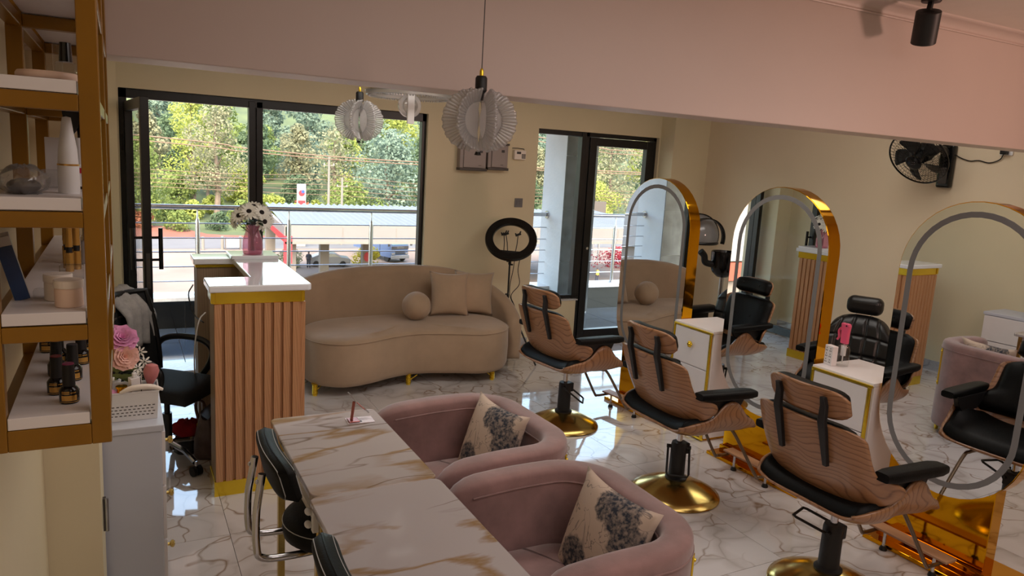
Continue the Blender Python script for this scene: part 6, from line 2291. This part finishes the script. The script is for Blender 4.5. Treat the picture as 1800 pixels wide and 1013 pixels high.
def car(loc, rz, label, paint):
    t = thing('car', label, 'car', loc, rz)
    side = [(-2.1, .35), (-2.15, .75), (-1.95, .95), (-1.2, 1.05), (-.55, 1.42), (.75, 1.46), (1.55, 1.08), (2.1, .92), (2.15, .5), (2.05, .32)]
    MB().prism(side, lambda a, b, q: (a, q * (1 - .10 * max(0, b - 1.0) / .46), b), -.82, .82).obj('body', paint, t, smooth=25, bevel=.06)
    for s in (-1, 1):
        w_ = MB()
        w_.prism([(-1.05, 1.06), (-.5, 1.36), (.05, 1.38), (.05, 1.06)], lambda a, b, q: (a, s * (.80 - .05 * (b - 1.0) / .4 + q), b), -.02, .025)
        w_.prism([(.12, 1.06), (.12, 1.38), (.7, 1.38), (1.25, 1.08)], lambda a, b, q: (a, s * (.80 - .05 * (b - 1.0) / .4 + q), b), -.02, .025)
        w_.obj('side_window', 'car_glass', t, smooth=0)
        for x in (-1.35, 1.35):
            c = Vector((x, s * .74, .32))
            o = MB().lathe([(.15, -.1), (.3, -.1), (.32, -.05), (.32, .05), (.3, .1), (.15, .1)], c, 22, axis=(0, 1, 0)).obj('wheel', 'tyre', t)
            MB().lathe([(0, -.09), (.19, -.09), (.19, .09), (0, .09)], c, 14, axis=(0, 1, 0)).obj('rim', 'silver_pack', o)
    MB().prism([(-1.18, 1.07), (-.58, 1.40), (-.54, 1.40), (-1.12, 1.07)], lambda a, b, q: (a, q, b), -.66, .66).obj('windscreen', 'car_glass', t, smooth=0)
    return t


car((19.0, 76.5, G), PI - .12, 'white saloon car parked under the canopy behind the railing', 'car_white')
car((10.5, 36, G), .9, 'white car close below the balcony, mostly hidden by the counter', 'car_white')


def person(loc, rz, label, top, legs, vest=None, h=1.72):
    t = thing('person', label, 'person', loc, rz)
    k = h / 1.72
    V = [(0, 0, .95), (0, 0, 1.15), (0, .0, 1.40), (0, -.0, 1.50), (0, -.01, 1.60), (0, -.01, 1.68),
         (.10, 0, .88), (.11, -.02, .48), (.115, .02, .07), (.115, -.13, .04),
         (-.10, 0, .88), (-.11, .04, .48), (-.115, .08, .07), (-.115, -.07, .04),
         (.19, 0, 1.39), (.26, .03, 1.12), (.24, -.10, .90), (.235, -.15, .82),
         (-.19, 0, 1.39), (-.26, .03, 1.12), (-.22, -.14, .95), (-.2, -.2, .9)]
    E = [(0, 1), (1, 2), (2, 3), (3, 4), (4, 5), (0, 6), (6, 7), (7, 8), (8, 9), (0, 10), (10, 11), (11, 12), (12, 13), (2, 14), (14, 15), (15, 16), (16, 17), (2, 18), (18, 19), (19, 20), (20, 21)]
    RR = [.15, .135, .15, .055, .085, .075, .09, .065, .045, .04, .09, .065, .045, .04, .06, .045, .035, .03, .06, .045, .035, .03]
    me = bpy.data.meshes.new('body')
    me.from_pydata([(x * k, y * k, z * k) for x, y, z in V], E, [])
    o = bpy.data.objects.new('body', me)
    COL.objects.link(o)
    o.modifiers.new('skin', 'SKIN').use_smooth_shade = True
    for i, r in enumerate(RR):
        me.skin_vertices[0].data[i].radius = (r * k, r * k * (.75 if i in (0, 1, 2) else 1))
    me.skin_vertices[0].data[0].use_root = True
    s = o.modifiers.new('sub', 'SUBSURF')
    s.levels = s.render_levels = 1
    me.materials.append(M['skin'])
    o.parent = t
    MB().lathe([(.185, .86), (.20, .98), (.185, 1.15), (.20, 1.36), (.12, 1.47), (.06, 1.50)], (0, 0, 0), 18).xf(Matrix.Scale(k, 4) @ Matrix.Scale(.78, 4, (0, 1, 0))).obj('shirt', top, t, smooth=180)
    for s_ in (-1, 1):
        y0 = -.02 if s_ > 0 else .04
        MB().tube([(s_ * .10, 0, .92), (s_ * .11, y0, .48), (s_ * .115, y0 + .04, .1)], lambda q: .105 - .03 * q, 10).xf(Matrix.Scale(k, 4)).obj('trouser_leg', legs, t)
        MB().tube([(s_ * .17, 0, 1.40), (s_ * .26, .03, 1.14)], lambda q: .075 - .012 * q, 8).xf(Matrix.Scale(k, 4)).obj('sleeve', top, t)
    if vest:
        MB().lathe([(.205, 1.0), (.195, 1.15), (.21, 1.36), (.15, 1.45)], (0, 0, 0), 18).xf(Matrix.Scale(k, 4) @ Matrix.Scale(.8, 4, (0, 1, 0))).obj('vest', vest, t, smooth=180, solid=(.01, 1))
    MB().ball((0, .008, 1.655), (.088, .095, .075), 12, 8).xf(Matrix.Scale(k, 4)).obj('hair', 'dark_cloth', t)
    return t


person((42.6, 61.6, G), .4, 'person in a hi-vis vest and dark trousers standing on the forecourt', 'dark_cloth', 'dark_cloth', 'hivis')
person((16.6, 75.0, G), -.3, 'person in dark clothes standing beside the white saloon car', 'dark_cloth', 'dark_cloth')
tree(23.2, 77, 1.9, 3.2, 'yellow', 'bright yellow bush beside the lorry', None, 1.2, .02, 7, .3, 'bush')
tree(14.8, 76, 1.6, 3.6, 'olive', 'dry brown brush heap under the canopy', None, 1.2, .02, 7, .3, 'bush')
tree(53, 72, 1.8, 7, 'red', 'red flowering bush seen through the right-hand glass door', None, 1.2, .02, 8, .35, 'bush')
for k, (x, y) in enumerate(((8.0, 89.3), (10.15, 90.2), (12.1, 90.2))):
    o = MB().cyl((0, 0, 0), (0, 0, 1.5), .17, n=10).obj('bollard', 'concrete', loc=(x, y, G))
    tag(o, ('leftmost', 'middle', 'rightmost')[k] + ' roadside bollard seen over the counter top', 'bollard', 'roadside bollards')
t = thing('roadside_board', 'small white framed board between the roadside bollards', 'sign', (11.2, 89.6, G))
MB().box(-.75, .75, -.03, .03, .25, 1.35).obj('board', 'car_white', t, smooth=0)
for s in (-1, 1):
    MB().box(s * .78 - .05, s * .78 + .05, -.05, .05, 0, 1.5).obj('leg', 'dark_grey', t, smooth=0)
t = thing('billboard_mast', 'white lattice mast with a dark display seen through the right-hand door', 'sign', (52, 76, G))
for s in (-1, 1):
    MB().box(s * .45 - .09, s * .45 + .09, -.09, .09, 0, 7.2).obj('mast_leg', 'sign_white', t, smooth=0)
for k in range(9):
    MB().bar((-.45, 0, .4 + k * .75), (.45, 0, 1.1 + k * .75), .07, .07).obj('brace', 'sign_white', t, smooth=0)
MB().box(-1.0, 1.0, -.15, .15, 6.1, 7.6).obj('display', 'dark_grey', t, smooth=0)
for k in range(3):
    MB().box(-.8, .8, -.18, -.15, 5.2 + k * .28, 5.38 + k * .28).obj('text_panel', 'sign_white', t, smooth=0)
# neighbouring building on the left, seen only in the mirrors
b = thing('neighbour_building', 'beige neighbouring building with an orange-red sign band, reflected in the mirrors', 'building', (-34, 34, G))
MB().box(-12, 10, -6, 8, 0, 7.2).obj('wall', 'plaster', b, smooth=0)
MB().box(-12.3, 10.3, -6.3, 8.3, 7.2, 11.2).obj('parapet', 'sign_white', b, smooth=0)
MB().box(-12.1, 10.1, -6.25, -6.0, 6.1, 7.1).obj('sign_band', 'sign_orange', b, smooth=0)
for k in range(6):
    f = MB().box(-11 + k * 3.5, -9 + k * 3.5, -6.06, -6.0, 1.4, 4.2).obj('window', 'black_frame', b, smooth=0)
    MB().box(-10.9 + k * 3.5, -9.1 + k * 3.5, -6.09, -6.05, 1.5, 4.1).obj('pane', 'car_glass', f, smooth=0)
